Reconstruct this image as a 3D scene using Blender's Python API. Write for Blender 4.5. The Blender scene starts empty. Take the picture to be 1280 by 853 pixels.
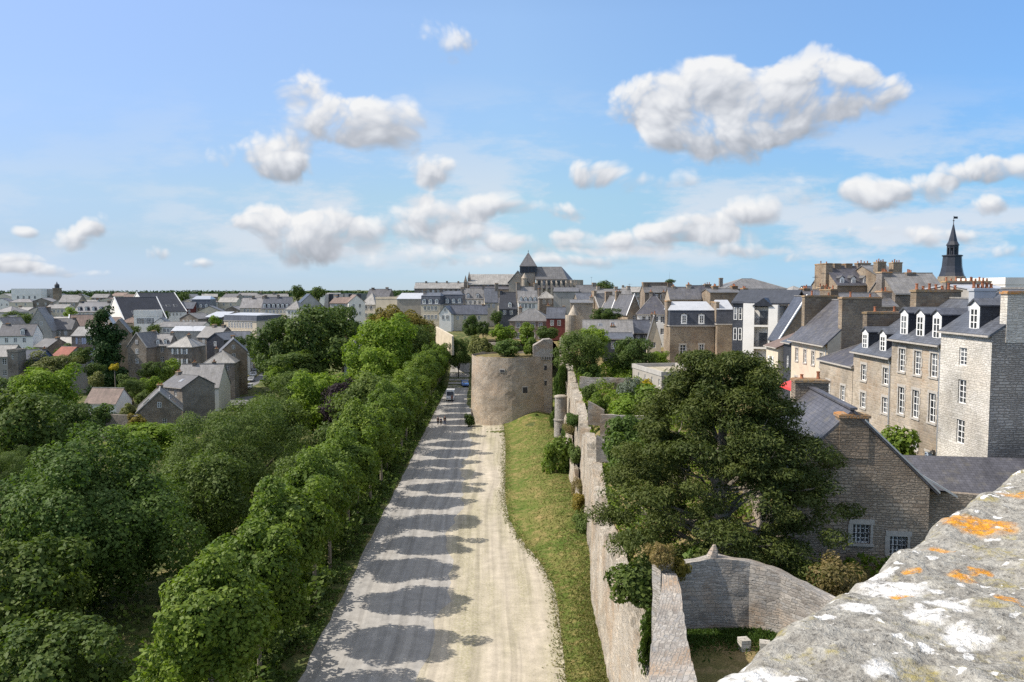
import bpy, bmesh, math, random
import numpy as np
from mathutils import Vector, Matrix, Euler
R = math.radians
sc = bpy.context.scene
col = sc.collection

# ------------------------------------------------------------------ camera
HC = 26.0                      # eye height above the promenade
FP = 980.0                     # focal length in photo pixels (photo 1280 wide)
PITCH = math.atan(64.5 / FP)
cam = bpy.data.cameras.new('camera'); cam.sensor_width = 36.0; cam.lens = 36.0 * FP / 1280
cam.clip_start = 0.05; cam.clip_end = 20000
co = bpy.data.objects.new('camera', cam); col.objects.link(co)
co.location = (0, 0, HC); co.rotation_euler = (R(90) - PITCH, 0, 0)
sc.camera = co
# ------------------------------------------------------------------ light
SUN_EL, SUN_AZ = R(46), R(-91)          # azimuth clockwise from +Y: the sun stands to the left, a touch ahead
sd = bpy.data.lights.new('sun', 'SUN'); sd.energy = 4.6; sd.angle = R(0.53); sd.color = (1.0, 0.93, 0.83)
so = bpy.data.objects.new('sun', sd); col.objects.link(so)
svec = Vector((math.sin(SUN_AZ) * math.cos(SUN_EL), math.cos(SUN_AZ) * math.cos(SUN_EL), math.sin(SUN_EL)))
so.rotation_euler = svec.to_track_quat('Z', 'Y').to_euler()
sc.view_settings.view_transform = 'Standard'; sc.view_settings.look = 'None'
sc.view_settings.exposure = 0.47; sc.view_settings.gamma = 1.0; sc.view_settings.use_curve_mapping = False
SKY_STRENGTH = 0.13
cy = sc.cycles
cy.max_bounces = 5; cy.diffuse_bounces = 3; cy.glossy_bounces = 2; cy.transmission_bounces = 3; cy.transparent_max_bounces = 4
cy.sample_clamp_indirect = 6.0
cy.use_denoising = False

# ------------------------------------------------------------------ node helper
def nd(nt, typ, ins=None, **props):
    n = nt.nodes.new('ShaderNode' + typ)
    for k, v in props.items(): setattr(n, k, v)
    for k, v in (ins or {}).items():
        s = n.inputs[k]
        if isinstance(v, bpy.types.NodeSocket): nt.links.new(v, s)
        elif isinstance(v, (tuple, list)) and len(v) == 3 and len(s.default_value) == 4: s.default_value = (*v, 1)
        else: s.default_value = v
    return n
def mth(nt, op, a, b=None, c=None, clamp=False):
    ins = {0: a}
    if b is not None: ins[1] = b
    if c is not None: ins[2] = c
    n = nd(nt, 'Math', ins, operation=op); n.use_clamp = clamp
    return n.outputs[0]
def vm(nt, op, a, b=None):
    ins = {0: a}
    if b is not None: ins[1] = b
    n = nd(nt, 'VectorMath', ins, operation=op)
    return n.outputs['Value'] if op in ('DOT_PRODUCT', 'LENGTH') else n.outputs[0]
def mix(nt, f, a, b, mode='MIX'):
    return nd(nt, 'MixRGB', {'Fac': f, 'Color1': a, 'Color2': b}, blend_type=mode).outputs[0]
def ramp(nt, f, stops, interp='LINEAR'):
    n = nd(nt, 'ValToRGB', {'Fac': f}); e = n.color_ramp.elements; n.color_ramp.interpolation = interp
    while len(e) < len(stops): e.new(0.5)
    for i, (p, c) in enumerate(stops):
        e[i].position = p
        e[i].color = (c, c, c, 1) if isinstance(c, (int, float)) else (*c, 1)
    return n.outputs[0]
def mrange(nt, v, a, b, c=0.0, d=1.0, smooth=False):
    n = nd(nt, 'MapRange', {0: v, 1: a, 2: b, 3: c, 4: d}); n.clamp = True
    if smooth: n.interpolation_type = 'SMOOTHSTEP'
    return n.outputs[0]

# ------------------------------------------------------------------ sky with cumulus clouds
w = bpy.data.worlds.new('World'); sc.world = w; w.use_nodes = True
nt = w.node_tree; nt.nodes.clear()
sky = nd(nt, 'TexSky', sky_type='NISHITA'); sky.sun_disc = False
sky.sun_elevation = SUN_EL; sky.sun_rotation = SUN_AZ % (2 * math.pi)
sky.altitude = 50; sky.air_density = 1.0; sky.dust_density = 0.0; sky.ozone_density = 3.0
gen = nd(nt, 'TexCoord').outputs['Generated']
sx = nd(nt, 'SeparateXYZ', {0: gen})
yy = mth(nt, 'MAXIMUM', sx.outputs[1], 0.02)
px = mth(nt, 'DIVIDE', sx.outputs[0], yy); pz = mth(nt, 'DIVIDE', sx.outputs[2], yy)
P0 = nd(nt, 'CombineXYZ', {0: px, 1: pz, 2: 0.0}).outputs[0]            # bearing and height of a sky direction (tangents)
nz2 = nd(nt, 'TexNoise', {'Vector': P0, 'Scale': 7.0, 'Detail': 2.0, 'Roughness': 0.5}, noise_dimensions='2D')
wv = vm(nt, 'SUBTRACT', nz2.outputs['Color'], (0.5, 0.5, 0.5))
Pw = vm(nt, 'ADD', P0, vm(nt, 'MULTIPLY', wv, (0.05, 0.03, 0.0)))
def billow(v, det):
    a = nd(nt, 'TexNoise', {'Vector': vm(nt, 'MULTIPLY', v, (1.0, 1.35, 1.0)), 'Scale': 8.0, 'Detail': det, 'Roughness': 0.58}, noise_dimensions='2D').outputs['Fac']
    b = nd(nt, 'TexVoronoi', {'Vector': vm(nt, 'ADD', v, vm(nt, 'MULTIPLY', wv, (.03, .03, 0))), 'Scale': 20.0, 'Detail': 2.0, 'Roughness': 0.5, 'Lacunarity': 2.3}, voronoi_dimensions='2D').outputs['Distance']
    return mth(nt, 'SUBTRACT', mth(nt, 'ADD', mth(nt, 'MULTIPLY', a, 1.0), .34), mth(nt, 'MULTIPLY', b, .62))
# cumulus puffs: bearing x, height y, half-width, half-height, thickness  (hundredths of a tangent)
PUFF = [(16,23.5,7,4.5,.9),(23,25.5,7,5.5,1.0),(26.5,26.5,5,5,.8),(31,24.5,8,4.5,1.1),(38,26,9,5.5,1.1),(44,24.5,7,4.5,.9),(22,20.5,8,5,1.0),(28,18.5,9,4.5,1.1),(35,21.5,10,4.5,1.1),(48.5,24.5,4,3,.5),(18,18.5,4,3,.4),
 (-24,22,8,6,.62),(-18,21,8,4.5,.66),(-27,25.5,4,3.5,.5),(-31.5,16.5,8,3.8,1.0),(-28,14.6,5,2.6,.8),(-9,31,6.5,3.4,.42),(-5,33,3,3,.3),(0,37,5,2,.2),(7,37.5,4,1.6,.22),(-16,20,10,5,.5),
 (-9.5,14.6,4.6,2.7,1.0),(-12,12,4,2,.4),(10,15,4.5,2.4,.95),(4,13.3,3.3,1.4,.5),(20,13.4,5,1.6,.4),(13,13.5,6,2,.4),
 (-29,7,9,5,.85),(-33,8.5,5,2.6,.75),(-25,6.5,9,4,.8),(-18,6.8,5,2.4,.5),(-12,8.6,6,3.4,.6),(-7,9.8,8,3,.6),(-2,10.5,5,2,.6),(4,10,5,2.2,.6),(8,10.5,4,2,.4),
 (-4,6.4,7,2,.6),(3,5.8,6,2,.55),(-12,4.2,12,1.8,.5),(10,6.2,6,2,.55),(17,6.5,6,2.3,.7),(24,8,6,2.6,.75),(31,9.8,5,2,.7),(27,6,10,2,.5),(14,4,14,1.6,.45),(33,5,9,1.4,.4),
 (45,11.5,5.5,2.8,1),(51,13,6,2.3,.8),(58,15,6,2.6,.9),(64,15,6,2.6,.9),(45,7.2,6,1.9,.7),(53,6.6,4.5,2,.7),(60,10.8,4,2,.8),(57,7.2,3,1.4,.5),(66,18.5,2,2,.4),(38,12,8,2.3,.4),(62,5.4,8,1.4,.4),
 (-55,7,4,2.2,.8),(-52,8.2,3,2,.6),(-54.5,12,1.3,2.6,.35),(-50,12.6,1.3,.6,.3),(-61.5,7.6,1.8,1,.7),(-65,7.6,2,.8,.5),(-45,4.1,2.6,1.5,.75),(-39.5,2.6,2.6,1.2,.7),
 (-64,3.6,5,1.7,.8),(-60,2.6,6,1.2,.6),(-53,2,6,.6,.3),
 (-22,9,5,3,.5),(-7,7.6,6,2.6,.45),(7,8,4,2,.4),(20,7.8,5,2.2,.5),(29,8.4,5,2.4,.5),(3,3.4,12,1.2,.4),(40,4,8,1.2,.4)]
F = None; H = None
for (a, b, c, d, k) in PUFF:
    q = nd(nt, 'VectorMath', {0: Pw, 1: (100/c, 100/d, 0), 2: (-a/c, -b/d, 0)}, operation='MULTIPLY_ADD').outputs[0]
    f = mth(nt, 'MAXIMUM', mth(nt, 'MULTIPLY_ADD', vm(nt, 'DOT_PRODUCT', q, q), -k, k), 0.0)
    qy = vm(nt, 'DOT_PRODUCT', q, (-0.25, 0.85, 0))
    if F is None: F, H = f, mth(nt, 'MULTIPLY', f, qy)
    else: F = mth(nt, 'ADD', F, f); H = mth(nt, 'MULTIPLY_ADD', f, qy, H)
Hn = mth(nt, 'DIVIDE', H, mth(nt, 'ADD', F, 0.05))                      # -1 under side ... +1 top of the puffs
fb = billow(Pw, 7.0)
dens = mth(nt, 'ADD', mth(nt, 'MINIMUM', mth(nt, 'MULTIPLY', F, 2.4), 2.3), mth(nt, 'MULTIPLY', mth(nt, 'SUBTRACT', fb, 0.66), 2.6))
gate = mrange(nt, F, 0.0, 0.16)
al = mth(nt, 'MULTIPLY', mrange(nt, dens, 0.0, mth(nt, 'SUBTRACT', 1.45, mth(nt, 'MULTIPLY', Hn, .5)), smooth=True), gate)
al = mth(nt, 'MULTIPLY', al, mrange(nt, F, 0.05, 0.8, 0.6, 0.97))
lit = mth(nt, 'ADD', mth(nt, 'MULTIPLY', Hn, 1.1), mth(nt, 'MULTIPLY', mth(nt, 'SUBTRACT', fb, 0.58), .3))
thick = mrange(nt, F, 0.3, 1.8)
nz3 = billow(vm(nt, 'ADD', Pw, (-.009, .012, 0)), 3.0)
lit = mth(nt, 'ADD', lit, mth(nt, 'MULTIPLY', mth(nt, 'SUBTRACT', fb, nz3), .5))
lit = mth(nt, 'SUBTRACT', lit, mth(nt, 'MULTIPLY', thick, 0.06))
cc = ramp(nt, mrange(nt, lit, -0.66, 0.30), [(0.0, (.40, .43, .48)), (0.35, (.56, .59, .65)), (0.7, (.82, .84, .88)), (1.0, (1.0, 1.0, 1.0))])  # sunward tops and grey undersides painted into the cloud colour
air = ramp(nt, mth(nt, 'MULTIPLY', sx.outputs[2], 2.5), [(0.0, (.28, .385, .72)), (.042, (.30, .395, .70)), (.132, (.37, .42, .58)), (.285, (.54, .55, .62)), (.525, (.72, .71, .80)), (.8, (.92, .86, .94))])   # clearer air low down than the sky model's
air = mix(nt, 1.0, air, (1.37, 1.40, 1.22), 'MULTIPLY')
air = mix(nt, 1.0, air, ramp(nt, mrange(nt, sx.outputs[0], -.55, .55), [(0.0, (.93, .84, .90)), (.5, (1, 1, 1)), (1.0, (.64, .82, .99))]), 'MULTIPLY')
skyc = mix(nt, 1.0, mix(nt, 1.0, sky.outputs[0], (SKY_STRENGTH,) * 3, 'MULTIPLY'), air, 'MULTIPLY')
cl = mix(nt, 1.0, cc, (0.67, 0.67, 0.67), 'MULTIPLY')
over = mth(nt, 'MULTIPLY', mrange(nt, sx.outputs[2], .40, .62, smooth=True), mrange(nt, nd(nt, 'TexNoise', {'Vector': gen, 'Scale': 3.0, 'Detail': 4.0}).outputs['Fac'], .38, .58, .25, 1.0))
veil = mth(nt, 'MULTIPLY', mrange(nt, nd(nt, 'TexNoise', {'Vector': vm(nt, 'MULTIPLY', P0, (5.0, 17.0, 0)), 'Scale': 1.0, 'Detail': 6.0, 'Roughness': .62}, noise_dimensions='2D').outputs['Fac'], .41, .64, smooth=True), mth(nt, 'MULTIPLY', mrange(nt, pz, .012, .05), mrange(nt, pz, .27, .07)))
veil = mth(nt, 'MULTIPLY', veil, mrange(nt, px, -.5, -.25, .3, .85))
skyc = mix(nt, veil, skyc, (.54, .57, .62))          # thin broken cloud low over the horizon
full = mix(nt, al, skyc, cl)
full = mix(nt, over, full, (.74, .75, .77))          # unseen cloud overhead, added to fill the shadows with neutral light
bg = nd(nt, 'Background', {'Color': full, 'Strength': 1.0})
nt.links.new(bg.outputs[0], nd(nt, 'OutputWorld').inputs[0])
w.cycles.sampling_method = 'MANUAL'; w.cycles.sample_map_resolution = 512

# ------------------------------------------------------------------ photo measurements -> world points
CP, SP = math.cos(PITCH), math.sin(PITCH)
def dr(u, v):
    cx = (u - 640) / FP; cyy = (426.5 - v) / FP
    return cx, CP + cyy * SP, -SP + cyy * CP
def xu(u, v, Y): d = dr(u, v); return d[0] * Y / d[1]
def zv(v, Y): d = dr(640, v); return HC + d[2] * Y / d[1]
def at_z(u, v, z): d = dr(u, v); t = (z - HC) / d[2]; return d[0] * t, d[1] * t
def lerp(x, xs, ys): return float(np.interp(x, xs, ys))
def sm(t): t = min(1, max(0, t)); return t * t * (3 - 2 * t)

# ------------------------------------------------------------------ mesh builder
class MB:
    def __init__(s): s.v = []; s.f = []; s.m = []; s.uv = []
    def face(s, pts, m=0, uv=None):
        b = len(s.v); s.v += [tuple(p) for p in pts]; s.f.append(tuple(range(b, b + len(pts)))); s.m.append(m); s.uv.append(uv)
    def box(s, x0, x1, y0, y1, z0, z1, m=0, bottom=True):
        p = [(x0,y0,z0),(x1,y0,z0),(x1,y1,z0),(x0,y1,z0),(x0,y0,z1),(x1,y0,z1),(x1,y1,z1),(x0,y1,z1)]
        for q in ([4,5,6,7],[0,1,5,4],[1,2,6,5],[2,3,7,6],[3,0,4,7]) + (([3,2,1,0],) if bottom else ()): s.face([p[i] for i in q], m)
    def prism(s, poly, axis, a, b, m=0, capm=None):
        """poly: (p, q) outline, CCW; axis 'x' -> (p,q)=(y,z); axis 'y' -> (p,q)=(x,z); 'z' -> (x,y)"""
        f = {'x': lambda t, p: (t, p[0], p[1]), 'y': lambda t, p: (p[0], t, p[1]), 'z': lambda t, p: (p[0], p[1], t)}[axis]
        A = [f(a, p) for p in poly]; B = [f(b, p) for p in poly]; n = len(poly); cm = m if capm is None else capm
        rev = axis == 'y'
        for i in range(n):
            j = (i + 1) % n; q = [A[i], A[j], B[j], B[i]]
            s.face(q[::-1] if rev else q, m)
        s.face(A if rev else A[::-1], cm); s.face(B[::-1] if rev else B, cm)
    def tube(s, pts, rad, n=7, m=0, cap=True):
        rings = []
        for i, p in enumerate(pts):
            a = Vector(pts[max(0, i - 1)]); b = Vector(pts[min(len(pts) - 1, i + 1)]); t = (b - a).normalized()
            x = t.orthogonal().normalized() if abs(t.z) < .9 else Vector((1, 0, 0)); y = t.cross(x).normalized(); x = y.cross(t)
            rings.append([Vector(p) + (x * math.cos(2*math.pi*k/n) + y * math.sin(2*math.pi*k/n)) * rad[i] for k in range(n)])
        for i in range(len(rings) - 1):
            for k in range(n):
                j = (k + 1) % n; s.face([rings[i][k], rings[i][j], rings[i+1][j], rings[i+1][k]], m)
        if cap: s.face(rings[-1], m); s.face(rings[0][::-1], m)
    def lathe(s, prof, n=16, m=0, cx=0, cy=0, a0=0.0, a1=2*math.pi, rot=0.0):
        full = abs(a1 - a0 - 2*math.pi) < 1e-6
        L = [0]
        for i in range(1, len(prof)): L.append(L[-1] + math.hypot(prof[i][0]-prof[i-1][0], prof[i][1]-prof[i-1][1]))
        rm = max(p[0] for p in prof)
        for i in range(len(prof) - 1):
            for k in range(n):
                t0 = a0 + (a1-a0)*k/n + rot; t1 = a0 + (a1-a0)*(k+1)/n + rot
                (r0, z0), (r1, z1) = prof[i], prof[i+1]
                q = [(cx+r0*math.cos(t0), cy+r0*math.sin(t0), z0), (cx+r0*math.cos(t1), cy+r0*math.sin(t1), z0),
                     (cx+r1*math.cos(t1), cy+r1*math.sin(t1), z1), (cx+r1*math.cos(t0), cy+r1*math.sin(t0), z1)]
                uv = [(rm*t0, L[i]), (rm*t1, L[i]), (rm*t1, L[i+1]), (rm*t0, L[i+1])]
                if r1 < 1e-4: q, uv = q[:3], uv[:3]
                elif r0 < 1e-4: q, uv = q[1:], uv[1:]
                s.face(q, m, uv)
    def mesh(s, name, mats, weld=0.0, smooth=False):
        me = bpy.data.meshes.new(name); me.from_pydata(s.v, [], s.f)
        ul = me.uv_layers.new(name='UVMap').data
        for p, mi, uv in zip(me.polygons, s.m, s.uv):
            p.material_index = mi; p.use_smooth = smooth
            if uv:
                for li, c in zip(p.loop_indices, uv): ul[li].uv = c
            else:
                n = p.normal
                if abs(n.z) > .985: t, b = Vector((1,0,0)), Vector((0,1,0))
                else:
                    t = Vector((0,0,1)).cross(n).normalized(); b = n.cross(t)
                for li in p.loop_indices:
                    c = Vector(s.v[me.loops[li].vertex_index]); ul[li].uv = (c.dot(t), c.dot(b))
        for mt in (mats if isinstance(mats, (list, tuple)) else [mats]): me.materials.append(mt)
        if weld:
            bm = bmesh.new(); bm.from_mesh(me); bmesh.ops.remove_doubles(bm, verts=bm.verts, dist=weld); bm.to_mesh(me); bm.free()
        return me
    def obj(s, name, mats, parent=None, **k): return link(name, s.mesh(name, mats, **k), parent)
def link(name, me, parent=None, loc=None, rz=0):
    o = bpy.data.objects.new(name, me); col.objects.link(o)
    if parent: o.parent = parent
    if loc is not None: o.location = loc
    if rz: o.rotation_euler.z = rz
    return o
def tag(o, label=None, cat=None, group=None, kind=None):
    if label: o['label'] = label
    if cat: o['category'] = cat
    if group: o['group'] = group
    if kind: o['kind'] = kind
    return o
def thing(name, label, cat, loc=(0,0,0), rz=0, group=None):
    return tag(link(name, None, None, loc, rz), label, cat, group)
def dup(root, loc, rz=0, scale=None, label=None, group=None):
    r = root.copy(); col.objects.link(r); r.location = loc; r.rotation_euler.z = rz
    if scale is not None: r.scale = scale
    if label: r['label'] = label
    if group: r['group'] = group
    for ch in root.children:
        c = ch.copy(); col.objects.link(c); c.parent = r
        for g2 in ch.children:
            d = g2.copy(); col.objects.link(d); d.parent = c
    return r
# ------------------------------------------------------------------ materials
def newmat(name):
    m = bpy.data.materials.new(name); m.use_nodes = True; m.node_tree.nodes.clear()
    return m, m.node_tree
def finish(m, nt, color, rough=0.85, bump=None, bstr=0.4, bdist=0.03, spec=0.3, metal=0.0):
    ins = {'Base Color': color, 'Roughness': rough, 'Specular IOR Level': spec, 'Metallic': metal}
    if bump is not None: ins['Normal'] = nd(nt, 'Bump', {'Height': bump, 'Strength': bstr, 'Distance': bdist}).outputs[0]
    b = nd(nt, 'BsdfPrincipled', ins)
    nt.links.new(b.outputs[0], nd(nt, 'OutputMaterial').inputs[0])
    return m
def noise(nt, vec, scale, detail=4, rough=.55, dim='3D'):
    return nd(nt, 'TexNoise', {'Vector': vec, 'Scale': scale, 'Detail': detail, 'Roughness': rough}, noise_dimensions=dim).outputs['Fac']
def objrand(nt): return nd(nt, 'ObjectInfo').outputs['Random']
def M_rubble(name, cols, mortar, su, sv, patch=None, pamt=.5, bstr=.7, joint=.06, tint=.0, dark=.55):
    """rubble masonry: irregular stones su x sv metres, mortar joints, weather stains"""
    m, nt = newmat(name)
    uv = nd(nt, 'TexCoord').outputs['UV']; geo = nd(nt, 'NewGeometry').outputs['Position']
    wz = nd(nt, 'TexNoise', {'Vector': uv, 'Scale': 1.3, 'Detail': 3.0, 'Roughness': .6}, noise_dimensions='2D').outputs['Color']
    wf = nd(nt, 'TexNoise', {'Vector': uv, 'Scale': 7.0, 'Detail': 2.0}, noise_dimensions='2D').outputs['Color']
    q = vm(nt, 'ADD', uv, vm(nt, 'MULTIPLY', vm(nt, 'SUBTRACT', wz, (.5, .5, .5)), (.30, .13, 0)))
    q = vm(nt, 'ADD', q, vm(nt, 'MULTIPLY', vm(nt, 'SUBTRACT', wf, (.5, .5, .5)), (.09, .055, 0)))
    def course(k, off):
        return nd(nt, 'TexBrick', {'Vector': vm(nt, 'ADD', q, (off, off*.7, 0)), 'Color1': (0, 0, 0), 'Color2': (1, 1, 1), 'Mortar': (.5, .5, .5), 'Scale': 1.0, 'Mortar Size': joint*.42*sv/.16, 'Mortar Smooth': .45, 'Bias': 0.0, 'Brick Width': su*k, 'Row Height': sv*k}, offset=.43, squash=.72, squash_frequency=3)
    b1, b2 = course(.86, 0.0), course(1.35, 3.1)
    msk = mrange(nt, noise(nt, uv, .9, 3, .6, '2D'), .49, .53)
    rnd_ = mix(nt, msk, b1.outputs['Color'], b2.outputs['Color']); mf = mix(nt, msk, b1.outputs['Fac'], b2.outputs['Fac'])
    n = len(cols); c = ramp(nt, rnd_, [(i/(n-1), x) for i, x in enumerate(cols)])
    fine = noise(nt, uv, 9, 5, .65)
    c = mix(nt, .55, c, ramp(nt, fine, [(.25, .35), (.75, .75)]), 'OVERLAY')
    if patch is not None:
        c = mix(nt, mth(nt, 'MULTIPLY', mrange(nt, noise(nt, geo, .35, 3), .48, .66), pamt), c, mix(nt, .5, patch, c, 'OVERLAY'))
    c = mix(nt, mth(nt, 'MULTIPLY', mf, .85), c, mortar)
    big = noise(nt, geo, .22, 5, .6)
    c = mix(nt, 1.0, c, ramp(nt, big, [(.3, dark), (.55, 1.0), (.8, 1.12)]), 'MULTIPLY')
    if tint: c = mix(nt, 1.0, c, ramp(nt, objrand(nt), [(0, (1-tint, 1-tint, 1-tint*.8)), (.5, (1, .97, .92)), (1, (1+tint*.4, 1+tint*.35, 1+tint*.25))]), 'MULTIPLY')
    hgt = mth(nt, 'ADD', mth(nt, 'MULTIPLY', mth(nt, 'SUBTRACT', 1.0, mf), .9), mth(nt, 'ADD', mth(nt, 'MULTIPLY', fine, .55), mth(nt, 'MULTIPLY', rnd_, .35)))
    return finish(m, nt, c, .92, hgt, bstr, .05, .15)
def M_plaster(name, c, var=.12, tint=0.0, rough=.9):
    m, nt = newmat(name); geo = nd(nt, 'NewGeometry').outputs['Position']
    a = noise(nt, geo, .5, 6, .65); b = noise(nt, geo, 7, 3)
    cc = mix(nt, 1.0, c, ramp(nt, a, [(.3, 1 - var*1.6), (.6, 1.0), (.8, 1 + var*.4)]), 'MULTIPLY')
    cc = mix(nt, .25, cc, ramp(nt, b, [(.3, .4), (.7, .62)]), 'OVERLAY')
    if tint: cc = mix(nt, 1.0, cc, ramp(nt, objrand(nt), [(0, (1-tint, 1-tint, 1-tint)), (.5, (1, .96, .9)), (1, (1.05, 1.05, 1.05))]), 'MULTIPLY')
    return finish(m, nt, cc, rough, b, .15, .02, .2)
def M_slate(name, c, tint=.25, moss=.35, rough=.5, mossc=(.23, .20, .13), sw=.34, sh=.24):
    m, nt = newmat(name); uv = nd(nt, 'TexCoord').outputs['UV']; geo = nd(nt, 'NewGeometry').outputs['Position']
    br = nd(nt, 'TexBrick', {'Vector': uv, 'Color1': (.82, .82, .82), 'Color2': (1.1, 1.1, 1.1), 'Mortar': (.5, .5, .5), 'Scale': 1.0, 'Mortar Size': .014, 'Brick Width': sw, 'Row Height': sh, 'Bias': 0.0})
    cc = mix(nt, 1.0, c, br.outputs['Color'], 'MULTIPLY')
    a = noise(nt, geo, .45, 6, .68)
    cc = mix(nt, 1.0, cc, ramp(nt, a, [(.3, .72), (.55, 1.0), (.75, 1.35)]), 'MULTIPLY')
    st = noise(nt, vm(nt, 'MULTIPLY', uv, (2.2, .25, 1)), 1.0, 4, .6, '2D')
    cc = mix(nt, 1.0, cc, ramp(nt, st, [(.3, .85), (.7, 1.2)]), 'MULTIPLY')
    if tint: cc = mix(nt, 1.0, cc, ramp(nt, objrand(nt), [(0, (1-tint, 1-tint, 1-tint*.7)), (.6, (1, 1, 1)), (1, (1+tint*1.6, 1+tint*1.5, 1+tint*1.3))]), 'MULTIPLY')
    cc = mix(nt, mth(nt, 'MULTIPLY', mrange(nt, noise(nt, geo, 1.4, 5, .7), .52, .75), moss), cc, mossc)
    return finish(m, nt, cc, rough, br.outputs['Fac'], -.35, .02, .45)
def M_flat(name, c, rough=.6, var=.08, spec=.4, metal=0.0, scale=3.0, tint=0.0):
    m, nt = newmat(name); geo = nd(nt, 'NewGeometry').outputs['Position']
    n = noise(nt, geo, scale, 4, .6)
    cc = mix(nt, 1.0, c, ramp(nt, n, [(.3, 1 - var), (.7, 1 + var)]), 'MULTIPLY')
    if tint: cc = mix(nt, 1.0, cc, ramp(nt, objrand(nt), [(0, (1-tint,)*3), (1, (1+tint,)*3)]), 'MULTIPLY')
    return finish(m, nt, cc, rough, n, .05, .01, spec, metal)
def M_glass(name):
    m, nt = newmat(name); geo = nd(nt, 'NewGeometry').outputs['Position']
    c = mix(nt, 1.0, ramp(nt, noise(nt, geo, .9, 2), [(.35, (.02, .022, .026)), (.7, (.10, .105, .11))]), ramp(nt, objrand(nt), [(0, .5), (.55, .9), (.8, 2.2), (1, 4.5)]), 'MULTIPLY')
    return finish(m, nt, c, .08, noise(nt, geo, 1.5, 1), .03, .02, .5)
def M_leaf(name, ca, cb, trans=.30, rough=.6, spec=.16, tint=.12):
    m, nt = newmat(name)
    at = nd(nt, 'Attribute', attribute_name='var').outputs['Fac']
    c = mix(nt, at, ca, cb)
    c = mix(nt, 1.0, c, ramp(nt, objrand(nt), [(0, (1-tint, 1-tint*.8, 1-tint)), (.5, (1, 1, 1)), (1, (1+tint*1.2, 1+tint*.8, 1))]), 'MULTIPLY')
    b = nd(nt, 'BsdfPrincipled', {'Base Color': c, 'Roughness': rough, 'Specular IOR Level': spec})
    t = nd(nt, 'BsdfTranslucent', {'Color': mix(nt, 1.0, c, (1.25, 1.4, .55), 'MULTIPLY')})
    s = nd(nt, 'MixShader', {0: trans, 1: b.outputs[0], 2: t.outputs[0]})
    nt.links.new(s.outputs[0], nd(nt, 'OutputMaterial').inputs[0])
    return m
M = {}
M['rampart'] = M_rubble('rampart_stone', [(.26,.23,.19),(.38,.33,.265),(.46,.40,.32),(.33,.30,.26),(.49,.44,.37)], (.38,.34,.28), .40, .165, (.36,.25,.15), .6, .9)
M['keep'] = M_rubble('tower_stone', [(.30,.24,.18),(.42,.34,.25),(.35,.31,.26),(.50,.41,.31)], (.42,.36,.29), .42, .17, (.45,.33,.23), .4, .85)
M['curtain'] = M_rubble('court_wall_stone', [(.20,.18,.16),(.30,.27,.24),(.38,.35,.31),(.26,.25,.24),(.42,.38,.33)], (.27,.25,.22), .36, .14, (.40,.27,.16), .75, .8)
M['rubble'] = M_rubble('grey_rubble', [(.17,.15,.13),(.25,.22,.19),(.31,.28,.24),(.21,.19,.18)], (.25,.22,.19), .40, .20, (.27,.21,.15), .4, .6, tint=.15)
M['brownstone'] = M_rubble('brown_rubble', [(.19,.15,.12),(.28,.22,.16),(.33,.27,.20),(.22,.19,.17)], (.27,.23,.18), .42, .22, (.30,.20,.13), .4, .6, tint=.12)
M['tanstone'] = M_rubble('tan_rubble', [(.30,.25,.19),(.39,.33,.26),(.45,.38,.30),(.34,.30,.26)], (.40,.35,.28), .46, .26, (.38,.27,.18), .5, .45)
M['whitestone'] = M_rubble('pale_rubble', [(.46,.43,.38),(.56,.53,.47),(.62,.58,.52),(.50,.47,.42)], (.43,.40,.35), .50, .15, (.5,.44,.36), .35, .9, joint=.05)
M['gablegrey'] = M_rubble('shaded_gable_rubble', [(.30,.27,.24),(.40,.37,.33),(.46,.42,.38),(.35,.32,.29)], (.20,.18,.16), .55, .15, (.4,.35,.3), .3, 1.0, joint=.09)  # the pale rubble in darker tones: the gable's shade is in the colour
M['gablestone'] = M_rubble('house_rubble', [(.26,.205,.155),(.34,.28,.215),(.41,.34,.265),(.31,.265,.22)], (.19,.16,.13), .44, .15, (.32,.23,.16), .4, .9, joint=.10)
M['granite'] = M_flat('granite_trim', (.40,.37,.33), .85, .2, .2, scale=6)
M['cream'] = M_plaster('cream_render', (.62,.55,.44), .14, .12)
M['white'] = M_plaster('white_render', (.78,.76,.72), .08, .06)
M['greyrender'] = M_plaster('grey_render', (.36,.34,.31), .14, .2)
M['concrete'] = M_plaster('concrete', (.42,.40,.37), .18)
M['bluewall'] = M_plaster('blue_render', (.10,.13,.24), .1)
M['pink'] = M_plaster('warm_cream_render', (.66,.58,.46), .12)
M['slate'] = M_slate('slate', (.12,.118,.12), .42)
M['slateblue'] = M_slate('blue_slate', (.085,.092,.11), .18, .12, .42)
M['slatepale'] = M_slate('weathered_slate', (.26,.25,.235), .2, .35, .6)
M['slateblack'] = M_slate('black_slate', (.035,.038,.048), .12, .03, .4)
M['slatewall'] = M_slate('slate_cladding', (.050,.054,.066), .1, .02, .45)
M['tilebrown'] = M_slate('brown_tiles', (.17,.12,.10), .1, .3, .75)
M['tilered'] = M_slate('red_tiles', (.28,.09,.06), .1, .15, .8)
M['zinc'] = M_flat('zinc', (.48,.50,.53), .38, .12, .5, .55, 1.2)
M['zincpale'] = M_flat('pale_zinc', (.44,.45,.47), .45, .1, .5, .2, 1.0)
M['redboards'] = M_flat('red_boards', (.14,.035,.03), .7, .2)
M['redcloth'] = M_flat('red_awning', (.62,.06,.06), .7, .1)
M['frame'] = M_flat('white_paint', (.78,.77,.74), .5, .06)
M['shutter'] = M_flat('blue_grey_paint', (.36,.42,.52), .6, .1)
M['darkmetal'] = M_flat('dark_metal', (.03,.03,.035), .5, .1)
M['glass'] = M_glass('window_glass')
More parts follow.
